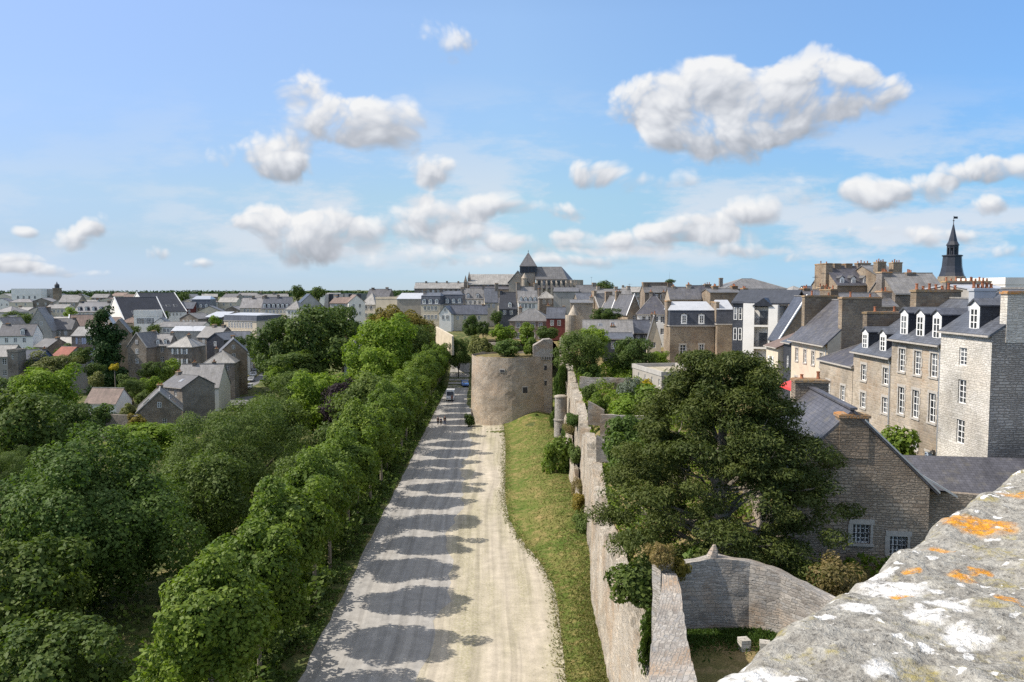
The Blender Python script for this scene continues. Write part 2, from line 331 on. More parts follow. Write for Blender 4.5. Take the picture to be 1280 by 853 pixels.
M['pot'] = M_flat('terracotta', (.30,.12,.065), .8, .25, .2, scale=4, tint=.3)
M['cap'] = M_rubble('lichen_coping', [(.30,.22,.13),(.40,.26,.12),(.30,.27,.23)], (.3,.25,.2), .6, .3, (.5,.22,.05), .8, .4)
M['bark'] = M_flat('bark', (.09,.075,.06), .95, .3, .1, scale=5)
M['barkpale'] = M_flat('pale_bark', (.22,.19,.15), .95, .3, .1, scale=5)
# ------------------------------------------------------------------ ground
def XT(Y): return -14.9 - .0204 * Y                     # line of the row of trees
def XL(Y): return -13.2 - .0195 * Y                     # left edge of the promenade
WY = [26, 39, 63, 72, 89, 110, 133, 150]; WX = [6.3, 6.45, 6.8, 7.6, 8.6, 9.1, 9.8, 10.4]
def XW(Y): return lerp(Y, WY, WX)                       # outer top edge of the rampart
GY = [40, 52, 67.4, 71, 78.4, 84.6, 95.4, 128.7, 140, 150.8, 161, 175, 225]; GX = [3.7, 3.9, 4.1, 3.6, 1.6, .1, -.6, -.8, -1.0, -1.6, -5.1, -10.2, -12.2]
def XG(Y): return sum(lerp(Y + d, GY, GX)*w_ for d, w_ in ((-5,.15),(-2.5,.22),(0,.26),(2.5,.22),(5,.15)))                       # right edge of the gravel
def ground(x, y):
    zl = lerp(y, [0, 180, 230, 300, 430, 650, 900, 1500, 3000], [-5.5, -5, -4, -1, 3.5, 7.5, 10, 13, 14])
    c = sm((x + 28 + .0204 * y) / 9.0)
    z = zl * (1 - c) * (1 if y < 260 else 1) + (0 if y < 260 else zl * c)
    if 120 < y < 180: z += 1.5*math.exp(-((x - 3)**2 + (y - 148)**2)/26)
    if y < 215: z += 1.5 * sm((x - XG(y) + .2) / 7.0) * (1 if x < 30 else 1)
    h = sm((y - 206) / 46) * sm((x + 80) / 55)
    zh = lerp(y, [200, 330, 600, 900, 1500], [11.5, 13, 13.5, 14, 14])
    return z * (1 - h) + zh * h
def sheet(name, xs, ys, zf, mat, smooth=True, xf=None):
    nx, ny = len(xs), len(ys); v = []; f = []
    for y in ys:
        for x in xs:
            X = xf(x, y) if xf else x
            v.append((X, y, zf(X, y)))
    for j in range(ny - 1):
        for i in range(nx - 1):
            a = j*nx + i; f.append((a, a+1, a+nx+1, a+nx))
    me = bpy.data.meshes.new(name); me.from_pydata(v, [], f); me.materials.append(mat)
    me.polygons.foreach_set('use_smooth', [smooth]*len(f))
    return tag(link(name, me), kind='structure')
def M_grass(name, cols, sc1=.25, sc2=2.2, dry=(.34,.27,.13), damt=.6):
    m, nt = newmat(name); geo = nd(nt, 'NewGeometry').outputs['Position']
    a = noise(nt, geo, sc1, 6, .65); b = noise(nt, geo, sc2, 6, .7); f = noise(nt, geo, 14, 3, .7)
    c = ramp(nt, a, [(.3, cols[0]), (.5, cols[1]), (.7, cols[2])])
    c = mix(nt, mth(nt, 'MULTIPLY', mrange(nt, b, .48, .68), damt), c, dry)
    c = mix(nt, .8, c, ramp(nt, f, [(.25, .18), (.75, .82)]), 'OVERLAY')
    return finish(m, nt, c, .95, mth(nt, 'ADD', b, f), .6, .08, .1)
M['earth'] = M_grass('rough_ground', [(.055,.075,.025), (.07,.09,.03), (.11,.10,.05)], .06, .7)
M['lawn'] = M_grass('dry_lawn', [(.055,.098,.016), (.105,.132,.030), (.19,.155,.06)], .16, 1.1, (.30,.22,.10), .75)
M['courtgrass'] = M_grass('court_grass', [(.10,.11,.035), (.17,.14,.06), (.24,.18,.09)], .3, 1.4, (.30,.22,.12), .8)
def M_path(name, c1, c2, speck, samt, green=0.0):
    m, nt = newmat(name); geo = nd(nt, 'NewGeometry').outputs['Position']
    st = vm(nt, 'MULTIPLY', geo, (1.0, .12, 1))
    a = noise(nt, st, .55, 5, .6); b = noise(nt, geo, 2.6, 6, .7); f = noise(nt, geo, 8, 4, .75)
    c = mix(nt, mrange(nt, a, .35, .65), c1, c2)
    if green: c = mix(nt, mth(nt, 'MULTIPLY', mth(nt, 'MULTIPLY', mrange(nt, noise(nt, geo, 5.5, 5, .75), .40, .60), mrange(nt, noise(nt, st, .35, 3), .42, .60)), green), c, (.27,.25,.15))
    c = mix(nt, mth(nt, 'MULTIPLY', mrange(nt, f, .56, .72), samt), c, speck)
    gx = nd(nt, 'SeparateXYZ', {0: geo}); ax = mth(nt, 'ADD', gx.outputs[0], mth(nt, 'MULTIPLY', gx.outputs[1], .02))     # across the way
    wob = mth(nt, 'ADD', ax, mth(nt, 'MULTIPLY', mth(nt, 'SUBTRACT', noise(nt, vm(nt, 'MULTIPLY', geo, (.02, .02, .02)), 1.0, 2), .5), 5.0))
    tr = noise(nt, nd(nt, 'CombineXYZ', {0: wob, 1: mth(nt, 'MULTIPLY', gx.outputs[1], .01), 2: 0.0}).outputs[0], 1.5, 3, .6)
    c = mix(nt, 1.0, c, ramp(nt, tr, [(.36, .80), (.5, 1.0), (.64, 1.12)]), 'MULTIPLY')     # wheel tracks
    c = mix(nt, .6, c, ramp(nt, noise(nt, geo, .9, 6, .7), [(.3, .33), (.7, .64)]), 'OVERLAY')
    return finish(m, nt, c, .95, mth(nt, 'ADD', f, b), .35, .02, .1)
M['path'] = M_path('worn_sandy_tarmac', (.285,.275,.26), (.345,.325,.295), (.23,.225,.215), .7)
M['gravel'] = M_path('pale_gravel', (.44,.39,.315), (.375,.335,.265), (.22,.205,.14), .95, 1.0)
M['tarmac'] = M_path('street_tarmac', (.16,.16,.165), (.19,.19,.19), (.13,.13,.13), .4)

xs = sorted(set([-1800,-1300,-900,-650,-500,-400,-330] + list(range(-280,-60,10)) + [x*.9-60 for x in range(0, 92)] + list(range(24,120,12)) + [150,200,300,450,700,1000,1400,1900]))
ys = [-30,-10,10,20] + [20+3*k for k in range(1, 80)] + list(range(264,420,12)) + [440,480,540,620,720,850,1000,1250,1600,2200,3200,5000,9000]
gr = sheet('ground', xs, ys, ground, M['earth'])
rnd = random.Random(5)
pys = [34 + 2*k for k in range(0, 97)]
jit = {y: (rnd.uniform(-.22,.22), rnd.uniform(-.12,.12)) for y in pys}
def strip(name, fa, fb, mat, zo, n=8):
    v = []; f = []
    for y in pys:
        a, b = fa(y), fb(y)
        for i in range(n + 1):
            x = a + (b - a)*i/n; v.append((x, y, max(0, ground(x, y)) + zo))
    for j in range(len(pys) - 1):
        for i in range(n): q = j*(n+1)+i; f.append((q, q+1, q+n+2, q+n+1))
    me = bpy.data.meshes.new(name); me.from_pydata(v, [], f); me.materials.append(mat)
    return tag(link(name, me), kind='structure')
strip('path', lambda y: XL(y) + jit[y][1], lambda y: min(XL(y) + 8.6 + .5*math.sin(y*.21) + jit[y][0]*2, XG(y) - .2), M['path'], .012)
strip('gravel_verge', lambda y: min(XL(y) + 6.4, XG(y) - .9), lambda y: XG(y) + jit[y][0]*1.3, M['gravel'], .008)
# the grassy bank between the gravel and the rampart
def bank_z(x, y): return ground(x, y) + .05 + .05*math.sin(x*1.3+y*.4)*math.sin(y*.9) * sm((x - XG(y) - .8)/2)
sheet('grass_bank', [i/16 for i in range(17)], [34 + 1.5*k for k in range(0, 92)], bank_z, M['lawn'], xf=lambda t, y: XG(y) - .25 + (XW(min(y,150)) + 1.0 - XG(y) + .25)*t)
# town level behind the rampart
def terrace_z(x, y):
    z = lerp(y, [20, 34, 36, 100, 200, 300], [10.85, 10.85, 10.2, 10.5, 11.6, 12.4]) + .15*math.sin(x*.7)*math.sin(y*.5)
    if 34.6 < y < 128: z -= (2.9 if y < 100 else 2.9*(128-y)/28)*(1 - sm((x - XW(y) - 1.6)/3.4))
    return z
sheet('terrace_ground', [0,.04,.08,.12,.16,.2,.25,.3,.35,.4,.45,.5,.6,.7,.8,.9,1.0], [22,26,30,34,35,37,40] + list(range(44,300,5)), terrace_z, M['courtgrass'],
      xf=lambda t, y: (XW(min(y,150)) + (1.1 if y > 34.5 else .3) + 90*t) if y < 160 else (-10 + 120*t if y > 214 else XW(150) + 1 + 90*t))
# the street with parked cars beyond the gardens
def street_z(x, y): return ground(x, y) + .06
sheet('street', [0, .5, 1], [205 + 4*k for k in range(0, 26)], street_z, M['tarmac'], xf=lambda t, y: -81 - (y-230)*.12 + 7.5*t)

# ------------------------------------------------------------------ vegetation
LEAF = {}
def leafmat(k, ca, cb, **kw): LEAF[k] = M_leaf('leaves_' + k, ca, cb, **kw)
leafmat('lime', (0.061,0.108,0.016), (0.174,0.236,0.032), trans=.34, rough=.55, spec=.22)
leafmat('deep', (.052,.094,.022), (.125,.180,.042))
leafmat('dark', (.043,.077,.020), (.102,.142,.033), tint=.18)
leafmat('olive', (.060,.094,.024), (.140,.185,.046))
leafmat('fresh', (0.092,0.158,0.019), (0.215,0.289,0.035), trans=.34)
leafmat('ochre', (0.102,0.096,0.019), (0.246,0.184,0.035))
leafmat('purple', (.014,.008,.012), (.036,.020,.026), trans=.12)
leafmat('conifer', (0.016,0.042,0.011), (0.045,0.084,0.019), trans=.1)
leafmat('yew', (.034,.054,.012), (.125,.142,.034), trans=.22, rough=.6, spec=.18)
leafmat('silver', (.10,.13,.10), (.20,.23,.18))
leafmat('gold', (.30,.26,.03), (.50,.38,.03))
leafmat('weed', (.12,.11,.035), (.26,.19,.09))
leafmat('ivy', (.040,.075,.014), (.095,.145,.030))
leafmat('pale', (.10,.115,.035), (.19,.20,.07), trans=.3)
def leaves_mesh(name, C, N, S, V, mat, aspect=.62, seed=0, upb=0.0):
    """one rhombic leaf (or spray of leaves) per point; C centres, N normals, S half lengths, V tone 0..1"""
    rg = np.random.default_rng(seed); n = len(C)
    N = N / (np.linalg.norm(N, axis=1, keepdims=True) + 1e-9)
    T = rg.normal(size=(n, 3)); T -= (T*N).sum(1, keepdims=True)*N; T /= np.linalg.norm(T, axis=1, keepdims=True) + 1e-9
    B = np.cross(N, T); s = S[:, None]
    v = np.empty((n, 4, 3)); fold = (rg.uniform(.05, .35, (n, 1))) * s * N
    v[:, 0] = C - T*s; v[:, 2] = C + T*s; v[:, 1] = C + B*s*aspect + fold; v[:, 3] = C - B*s*aspect + fold*.6
    me = bpy.data.meshes.new(name)
    me.vertices.add(n*4); me.vertices.foreach_set('co', v.reshape(-1).astype(np.float32))
    me.loops.add(n*4); me.loops.foreach_set('vertex_index', np.arange(n*4, dtype=np.int32))
    me.polygons.add(n); me.polygons.foreach_set('loop_start', np.arange(0, n*4, 4, dtype=np.int32)); me.polygons.foreach_set('loop_total', np.full(n, 4, dtype=np.int32))
    me.update(calc_edges=True)
    a = me.attributes.new('var', 'FLOAT', 'FACE'); a.data.foreach_set('value', np.clip(V, 0, 1).astype(np.float32))
    me.materials.append(mat)
    return me
def crown(name, mat, seed, rx, ry, rz, lobes, lr, n, size, shell=.62, flat=1.0, aspect=.62, up=.35, rag=.18, zpow=1.0, cone=0.0, core=.15):
    """crown centred on z=0: leaf clumps set over an uneven ellipsoid"""
    rg = np.random.default_rng(seed)
    k = np.arange(lobes) + .5; ph = np.arccos(1 - 2*k/lobes); th = math.pi*(1 + 5**.5)*k
    D = np.stack([np.cos(th)*np.sin(ph), np.sin(th)*np.sin(ph), np.cos(ph)], 1) + rg.normal(0, .16, (lobes, 3))
    rr = rg.uniform(shell - rag, shell + rag, (lobes, 1))
    ni = int(lobes*.25); rr[rg.choice(lobes, ni, replace=False)] *= .55
    L = D*rr*np.array([rx, ry, rz])
    if cone: L[:, :2] *= (1 - cone*(L[:, 2:3]/rz*.5 + .5))
    lrr = lr*rg.uniform(.7, 1.25, lobes); tone = rg.uniform(0, 1, lobes)
    w = lrr**2; pick = rg.choice(lobes, n, p=w/w.sum())
    d = rg.normal(size=(n, 3)); d[:, 2] += .25; d /= np.linalg.norm(d, axis=1, keepdims=True)
    rad = lrr[pick]*np.where(rg.random(n) < core, rg.random(n)*.7, .78 + .30*rg.random(n)**1.5)
    P = L[pick] + d*rad[:, None]*np.array([1, 1, flat])
    q = np.sqrt(((P/np.array([rx, ry, rz]))**2).sum(1)); keep = q > .34 + .2*rg.random(n)
    if cone: keep[:] = True
    P, d, pick = P[keep], d[keep], pick[keep]; n2 = len(P)
    o = P/np.array([rx, ry, rz])**2; o /= np.linalg.norm(o, axis=1, keepdims=True) + 1e-9
    N = d*.75 + o*.45 + rg.normal(0, .55, (n2, 3)); N[:, 2] += up
    S = size*(.45 + 1.0*rg.random(n2)**1.6)
    V = .35*tone[pick] + .65*rg.random(n2)
    return leaves_mesh(name, P, N, S, V, mat, aspect, seed + 1)
def trunk_mesh(name, mat, seed, h, r, spread, top, limbs=5):
    rg = random.Random(seed); mb = MB()
    mb.tube([(0,0,-.6),(0,0,.2),(rg.uniform(-.1,.1),rg.uniform(-.1,.1),h*.6),(0,0,h)], [r*1.5,r*1.15,r*.9,r*.75], 9)
    for i in range(limbs):
        a = 2*math.pi*i/limbs + rg.uniform(-.4,.4); e = spread*rg.uniform(.5,.85); z1 = h + (top-h)*rg.uniform(.35,.85)
        mb.tube([(0,0,h*.85),(math.cos(a)*e*.35,math.sin(a)*e*.35,h+(z1-h)*.45),(math.cos(a)*e*.75,math.sin(a)*e*.75,h+(z1-h)*.8),(math.cos(a)*e,math.sin(a)*e,z1)], [r*.6,r*.42,r*.25,r*.08], 6)
    return mb.mesh(name, mat, smooth=True)
PROTO = {}
def proto(key, mat, seed, rx, ry, rz, cz, lobes, lr, n, size, trunk=(3, .3), bark='bark', **kw):
    PROTO[key] = (crown(key + '_crown', LEAF[mat], seed, rx, ry, rz, lobes, lr, n, size, **kw), trunk_mesh(key + '_trunk', M[bark], seed, trunk[0], trunk[1], rx*.7, cz + rz*.5), cz)
def plant(key, kind, label, cat, x, y, z, s=(1,1,1), rz=0, group=None):
    cm, tm, cz = PROTO[key]
    if isinstance(s, (int, float)): s = (s, s, s)
    t = thing(kind, label, cat, (x, y, z), rz, group); t.scale = s
    link('crown', cm, t, (0, 0, cz)); 
    if tm: link('trunk', tm, t)
    return t
# tree kinds (unit = metres; scaled when planted)
proto('rowa', 'lime', 11, 3.35, 3.0, 3.5, 8.1, 58, .92, 27000, .15, (4.9, .17), 'barkpale', rag=.14, shell=.70)
proto('rowb', 'lime', 12, 3.4, 2.95, 3.6, 8.1, 54, .95, 27000, .15, (4.9, .17), 'barkpale', rag=.15, shell=.69)
proto('rowc', 'lime', 13, 3.3, 2.95, 3.4, 8.1, 60, .90, 26000, .15, (4.9, .17), 'barkpale', rag=.13, shell=.70)
proto('big', 'deep', 21, 9.5, 9.5, 8.2, 11, 84, 2.1, 72000, .20, (5, .6), rag=.17, shell=.74)
proto('ash', 'olive', 22, 9.5, 9, 8, 11, 95, 1.8, 78000, .165, (5, .5), rag=.24, aspect=.4, shell=.72)
proto('round', 'fresh', 23, 5, 5, 5, 7, 42, 1.5, 17000, .22, (3.2, .3), rag=.18, shell=.70)
proto('roundd', 'dark', 24, 5, 5, 5, 7, 42, 1.5, 17000, .22, (3.2, .3), rag=.2, shell=.70)
proto('roundo', 'olive', 25, 5, 5, 5, 7, 46, 1.4, 18000, .20, (3.2, .3), rag=.22, shell=.70, aspect=.5)
proto('roundp', 'pale', 26, 5, 5, 5, 7, 42, 1.5, 14000, .22, (3.2, .3), rag=.2, shell=.70)
proto('chest', 'ochre', 27, 5, 5, 5, 7, 42, 1.5, 15000, .24, (3.2, .3), rag=.16, shell=.70)
proto('purple', 'purple', 28, 5, 5, 5, 7, 40, 1.5, 15000, .22, (3.2, .3), rag=.22, shell=.70)
proto('spire', 'conifer', 29, 3.4, 3.4, 9, 9.8, 80, 1.1, 20000, .22, (2, .3), rag=.16, shell=.80, cone=.45, up=.1)
proto('farround', 'dark', 30, 5, 5, 4.2, 6, 22, 1.8, 3000, .42, (3, .3), rag=.2)
proto('fargreen', 'fresh', 31, 5, 5, 4.2, 6, 22, 1.8, 3000, .42, (3, .3), rag=.2)
def bushproto(key, mat, seed, n, size, lobes=20, lr=.36, rag=.2, **kw):
    PROTO[key] = (crown(key + '_leaves', LEAF[mat], seed, 1, 1, .9, lobes, lr, n, size, rag=rag, **kw), None, .7)
for i, k in enumerate(['lime', 'deep', 'dark', 'olive', 'fresh', 'silver', 'gold', 'weed', 'ivy', 'pale', 'ochre']): bushproto('b_' + k, k, 60 + i, 5200, .085 if k != 'weed' else .07, aspect=.5 if k in ('weed','silver') else .62)
def bush(k, label, x, y, z, rx, ry, rz, kind='bush', cat='bush', rot=None, group=None):
    cm, _, cz = PROTO['b_' + k]
    o = link(kind, cm, None, (x, y, z + cz*rz), rot if rot is not None else (x*3.7 + y) % 6.2)
    o.scale = (rx, ry, rz); return tag(o, label, cat, group)

# the row along the promenade
ORD = ['nearest','second','third','fourth','fifth','sixth','seventh','eighth','ninth','tenth','eleventh','twelfth','thirteenth','fourteenth','fifteenth','sixteenth','seventeenth','eighteenth','nineteenth','twentieth','twenty-first','twenty-second','twenty-third','twenty-fourth','twenty-fifth','twenty-sixth']
rr = random.Random(3)
YR = [41.2, 48.6, 56.0, 63.7, 71.2, 78.4, 86.1, 94] + [94 + 7.3*k for k in range(1, 17)]
for i, y in enumerate(YR):
    s = rr.uniform(.93, 1.07) * (1 if y < 150 else 1.02)
    plant(['rowa','rowb','rowc'][i % 3], 'lime_tree', f'{ORD[i]} rounded green tree in the row along the sandy promenade' if i else 'nearest rounded green tree in the row, at the bottom edge of the photo', 'tree',
          XT(y) - .35 + rr.uniform(-.25,.25), y + rr.uniform(-.2,.2), 0, (s*rr.uniform(.97,1.05), s, s*rr.uniform(.95,1.06)), rr.uniform(0,6.28), 'lime trees in a row along the promenade')

# garden trees left of the row: (kind, name, label, u, v of the crown's middle, Y, crown half-width px)
def tree_px(key, name, label, u, v, Y, hw, vr=1.0, group='garden trees below the promenade', rz=None, zb=None):
    base = {'big': 9.5, 'ash': 9.5, 'spire': 3.4}.get(key, 5.0); rzz = {'big': 8.2, 'ash': 8.0, 'spire': 9.0}.get(key, 5.0 if not key.startswith('far') else 4.2)
    cm, tm, cz = PROTO[key]; X = xu(u, v, Y); zc = zv(v, Y)
    s = hw/980*Y/base; g = ground(X, Y) if zb is None else zb
    sz = vr*s
    z0 = zc - cz*sz
    t = plant(key, name, label, 'tree', X, Y, z0, (s, s, sz), rz if rz is not None else (u*1.7) % 6.28, group)
    if z0 > g + .3:            # stretch the trunk down to the ground
        for c in t.children:
            if c.name.startswith('trunk'): c.location.z = (g - z0)/sz; c.scale.z = (cz*sz + z0 - g)/(cz*sz)
    return t
T = tree_px
T('big','broadleaf_tree','huge dark green spreading tree filling the lower left of the gardens',112,650,76,122,.98)
T('ash','ash_tree','large feathery olive-green tree with a broad crown left of the row',300,573,112,94,.92)
T('roundd','broadleaf_tree','mid-green tree at the lower left edge beneath the huge dark tree',15,745,62,82,1.0)
T('roundd','broadleaf_tree','low dark green tree at the bottom left corner of the photo',70,835,50,85,.9)
T('roundo','broadleaf_tree','small yellow-green tree squeezed behind the nearest row trees',395,612,84,52,1.05)
T('roundo','broadleaf_tree','olive tree crown between the huge dark tree and the row of limes',262,628,92,60,1.1)
T('roundd','broadleaf_tree','dark tree behind the row, right of the feathery olive-green tree',440,560,108,46,1.1)
T('roundo','broadleaf_tree','grey-green tree leaning on the row, right of the purple tree',468,515,140,58,.9)
T('purple','purple_beech','dark purple-leaved tree among the green garden trees',428,508,150,30,1.15)
T('round','broadleaf_tree','bright green tree left of the purple-leaved tree',400,500,160,42,.9)
T('roundo','broadleaf_tree','olive round tree between the parked cars and the purple tree',374,490,178,36,.8)
T('roundo','broadleaf_tree','pale olive tree right below the parked cars',338,532,150,44,.9)
T('round','broadleaf_tree','tall vivid green tree in front of the ochre chestnut',482,440,200,45,1.05)
T('round','broadleaf_tree','vivid green tree at the foot of the tall vivid one beside the row',462,468,182,38,1.0)
T('chest','chestnut_tree','ochre-tinged chestnut, left one of the pair behind the vivid green tree',492,408,232,30,.9)
T('chest','chestnut_tree','ochre-tinged chestnut, right one of the pair next to the far end of the row',518,414,236,28,.95)
T('roundo','broadleaf_tree','greyish green tree filling the gap between the chestnuts and the row',512,432,214,30,1.0)
T('roundd','broadleaf_tree','massive dark tree in the middle distance, left part of the dark clump by the street',350,432,212,36,1.15)
T('roundd','broadleaf_tree','tallest dark tree of the clump right of the street, rounded top',396,425,208,50,.98)
T('roundd','broadleaf_tree','dark tree at the right end of the dark clump, above the small slate villa',428,405,226,26,1.0)
T('roundd','broadleaf_tree','low dark tree closing the front of the dark clump',372,462,196,44,.6)
T('roundd','broadleaf_tree','dark tree far down the promenade, right of the row and left of the round tower',573,440,217,14,1.35, zb=0)
T('fargreen','broadleaf_tree','small green tree at the end of the promenade under the pale steps',562,432,228,14,1.0)
T('spire','conifer_tree','tall very dark conical evergreen beside the grey house with pale shutters',134,452,205,24,1.02, rz=1)
T('round','broadleaf_tree','round bright green tree left of the brown-roofed shed',58,492,150,42,.85)
T('roundp','broadleaf_tree','pale yellow-green flowering tree in front of the blue house',62,462,190,30,.7)
T('roundd','broadleaf_tree','dark green tree at the left edge, halfway up the photo',22,540,118,62,.95)
T('roundd','broadleaf_tree','dark green tree right of the left-edge one, below the shed',92,528,128,34,.85)
T('round','broadleaf_tree','light green bushy tree in front of the stone gable with roof lights',182,555,126,52,.55)
T('ash','ash_tree','small olive tree at the left edge under the dark one, yellowish tips',5,590,100,40,.9)
T('roundo','broadleaf_tree','olive tree peeking over the huge dark tree, below the stone gable',232,585,112,36,.9)
T('roundd','broadleaf_tree','tree at the left edge just below the blue house',8,492,172,30,.8)
T('round','broadleaf_tree','light green tree just right of the parked cars',350,472,190,18,.9)
T('roundo','broadleaf_tree','bushy garden tree in front of the dormered terrace house',165,486,186,18,.7)
T('roundd','broadleaf_tree','dark garden tree in the walled garden right of the conifer',192,462,212,16,.7)
T('fargreen','broadleaf_tree','garden tree below the grey hip-roofed house',213,460,214,14,.8)
T('farround','broadleaf_tree','dark round tree beside the pale flat-topped block',313,425,262,8,1.0)
T('fargreen','broadleaf_tree','yellow-green tree among the grey roofs at the far left',88,392,330,9,.9)
T('farround','broadleaf_tree','dark tree in front of the black-roofed modern hall, left of a twin',167,414,300,11,.7)
T('farround','broadleaf_tree','dark tree in front of the black-roofed modern hall, right of a twin',193,412,300,10,.75)
T('farround','broadleaf_tree','dark tree on the skyline, pointed, above the long dormered terrace',372,365,560,10,1.0, zb=10)
T('farround','broadleaf_tree','dark tree on the skyline, flat-topped, right of the pointed one',398,366,560,11,.8, zb=10)
T('farround','broadleaf_tree','dark tree among roofs near the left edge of the town',18,396,340,14,.6)
for i, (u, v, Y, hw, k, l) in enumerate([(30,402,300,13,'farround','dark tree among the grey roofs at the far left, below the apartment slab'),(204,396,345,10,'farround','tree in the yard of the left black-roofed hall'),
        (270,402,300,9,'fargreen','green tree between the long white building and the pale block'),(298,428,248,10,'farround','dark tree beside the street of parked cars'),
        (230,372,520,9,'farround','small dark tree among the farthest roofs behind the black hall'),(40,446,206,14,'fargreen','green garden tree left of the blue house roof'),
        (118,462,196,12,'farround','dark shrubby tree left of the conifer'),(468,400,280,12,'farround','dark tree under the cream house with pinkish windows')]):
    T(k,'broadleaf_tree',l,u,v,Y,hw,.85,group='trees among the houses of the lower town')
# pruned conifers and bushes in front of the slate town houses
for (u,v,Y,hw,vr,l) in [(590,407,222,12,1.25,'clipped dark green tree, left of the two below the small white house'),(604,410,219,8,1.2,'smaller clipped green tree right of the taller clipped one'),
                        (621,397,236,9,1.1,'round dark clipped tree left of the stone villa'),(757,393,180,18,.5,'feathery grey-green tree in front of the brown stone gables'),(755,359,330,12,.8,'dark tree peeping over the roofs right of the church'),
                        (838,352,300,6,.6,'tiny dark tree between the chimneys right of the church')]:
    T('farround' if Y > 225 else 'roundd','broadleaf_tree',l,u,v,Y,hw,vr,group='trees inside the old town',zb=11)
T('roundo','broadleaf_tree','leafy tree in the rampart garden just right of the round tower',722,440,130,32,.85,group='trees inside the old town',zb=10)
T('round','broadleaf_tree','green tree in the rampart garden below the long slate roofs',742,428,138,22,.9,group='trees inside the old town',zb=10)
T('roundd','broadleaf_tree','dark green tree in the rampart garden left of the mansard house',790,443,132,28,.85,group='trees inside the old town',zb=10)
T('round','broadleaf_tree','light green tree in front of the cream gable and mansard house',822,450,136,16,.7,group='trees inside the old town',zb=10)

def palm():
    X, Y = xu(143, 459, 184), 184.0; zt = zv(459, Y); g = ground(X, Y); t = thing('palm_tree', 'thin-stemmed palm with a yellow tuft, in front of the tall dark conifer', 'tree', (X, Y, g))
    mb = MB(); mb.tube([(0,0,-.3),(.1,0,(zt-g)*.5),(0,0,zt-g)], [.16,.12,.10], 7); mb.obj('trunk', M['barkpale'], t, smooth=True)
    o = link('crown', PROTO['b_gold'][0], t, (0, 0, zt-g)); o.scale = (1.05, 1.05, 1.0)
palm()
# the great yew
def yew():
    t = thing('yew_tree', 'huge dark yew spreading over the near rampart, bare grey twigs showing inside', 'tree', (11.5, 42.4, 9.6))
    rg = np.random.default_rng(77)
    # sprays: flattened drooping clumps along radiating limbs
    lob = []
    for i in range(330):
        a = rg.uniform(0, 2*math.pi); zz = rg.random()**.8; rmax = 6.9*(1 - .74*(max(0, zz - .34)/.66)**1.35)*(.78 + .22*min(1, zz/.16))
        r = rmax*math.sqrt(rg.uniform(.16, 1.0))*rg.choice([.86,.94,1.0,1.06,1.16]); lob.append((r*math.cos(a), r*math.sin(a)*.92, .4 + 12.6*zz*(1 - .10*r/6.9)))
    lob = [q for q in lob if not (q[0] > 4.4 and q[2] < 4.2)]; lob = np.array(lob); n = 170000; k = rg.integers(0, len(lob), n)
    sc_ = rg.uniform(.42, .98, len(lob)); tone = rg.random(len(lob))
    d = rg.normal(size=(n, 3)); d /= np.linalg.norm(d, axis=1, keepdims=True)
    rad = (sc_[k]*(.35 + .75*rg.random(n)**.6))[:, None]
    out = lob[k]*np.array([1,1,0]); out /= np.linalg.norm(out, axis=1, keepdims=True) + 1e-6
    P = lob[k] + d*rad*np.array([1.15, 1.15, .62]) + out*np.abs(d[:, :1])*rad*.35
    P[:, 2] -= .12*(rad[:, 0]**2)
    N = d*.6 + rg.normal(0, .5, (n, 3)); N[:, 2] += .55
    me = leaves_mesh('yew_crown', P, N, .105*rg.uniform(.6, 1.35, n), .55*tone[k]*(.6 + .4*rg.random(n)) + .4*rg.random(n), LEAF['yew'], .34, 5)
    link('crown', me, t)
    mb = MB(); rg2 = random.Random(4)
    mb.tube([(0,0,-.5),(.1,0,.6),(0,.1,2.5),(-.1,0,5),(0,0,8.5),(0,0,11.5)], [.8,.62,.55,.42,.24,.07], 10)
    for i in range(46):
        a = rg2.uniform(0, 6.283); z0 = rg2.uniform(1, 8.5); l = rg2.uniform(2.6, 6.0)*(1 - .45*z0/10); zt = z0 + rg2.uniform(.4, 2.6)
        p = [(0,0,z0)] + [(math.cos(a + rg2.uniform(-.2,.2))*l*f, math.sin(a + rg2.uniform(-.2,.2))*l*f, z0 + (zt - z0)*f**.7) for f in (.3,.6,.85,1)]
        mb.tube(p, [.15,.11,.075,.045,.015], 5)
        for f in (2, 3):
            for q in range(2):
                b = a + rg2.uniform(-1.0,1.0); x, y, z = p[f]; m = rg2.uniform(.7,1.5)
                mb.tube([(x,y,z),(x+math.cos(b)*m*.6,y+math.sin(b)*m*.6,z+.3),(x+math.cos(b)*m,y+math.sin(b)*m,z+rg2.uniform(.2,.9))], [.04,.025,.008], 4)
    mb.obj('trunk', M['barkpale'], t, smooth=True)
yew()

# bushes and climbers near the rampart
B = bush
B('lime','rounded dark green shrub on the grass bank against the rampart foot',6.3,104,1.2,2.3,2.0,2.9)
B('ivy','climbing ivy hanging in a bright green strip down the rampart beside the tower',8.7,140.5,4.6,1.0,1.2,5.0,'ivy','climber')
B('ivy','lower end of the ivy strip at the rampart foot beside the turret',7.6,138,1.0,.9,1.0,2.6,'ivy','climber')
B('dark','dark shrub at the foot of the round tower, path side',-8.0,147.5,.2,1.1,1.0,1.4)
B('olive','low dusty shrub at the foot of the round tower, rampart side',4.6,146.0,1.0,1.2,.9,1.2)
B('deep','wide dark hedge growing on top of the round tower, left half',-1.0,155,13.2,3.6,2.2,1.7,'hedge','hedge')
B('lime','bushy green shrub on top of the round tower beside its broken gable',3.6,156,13.4,2.2,1.8,1.8)
B('fresh','green shrub in the terraces above the round tower',-2.0,176,14.5,3.6,2.2,2.2)
B('lime','green shrub next to the stone villa above the tower',3.4,172,15.0,3.0,2.0,2.2)
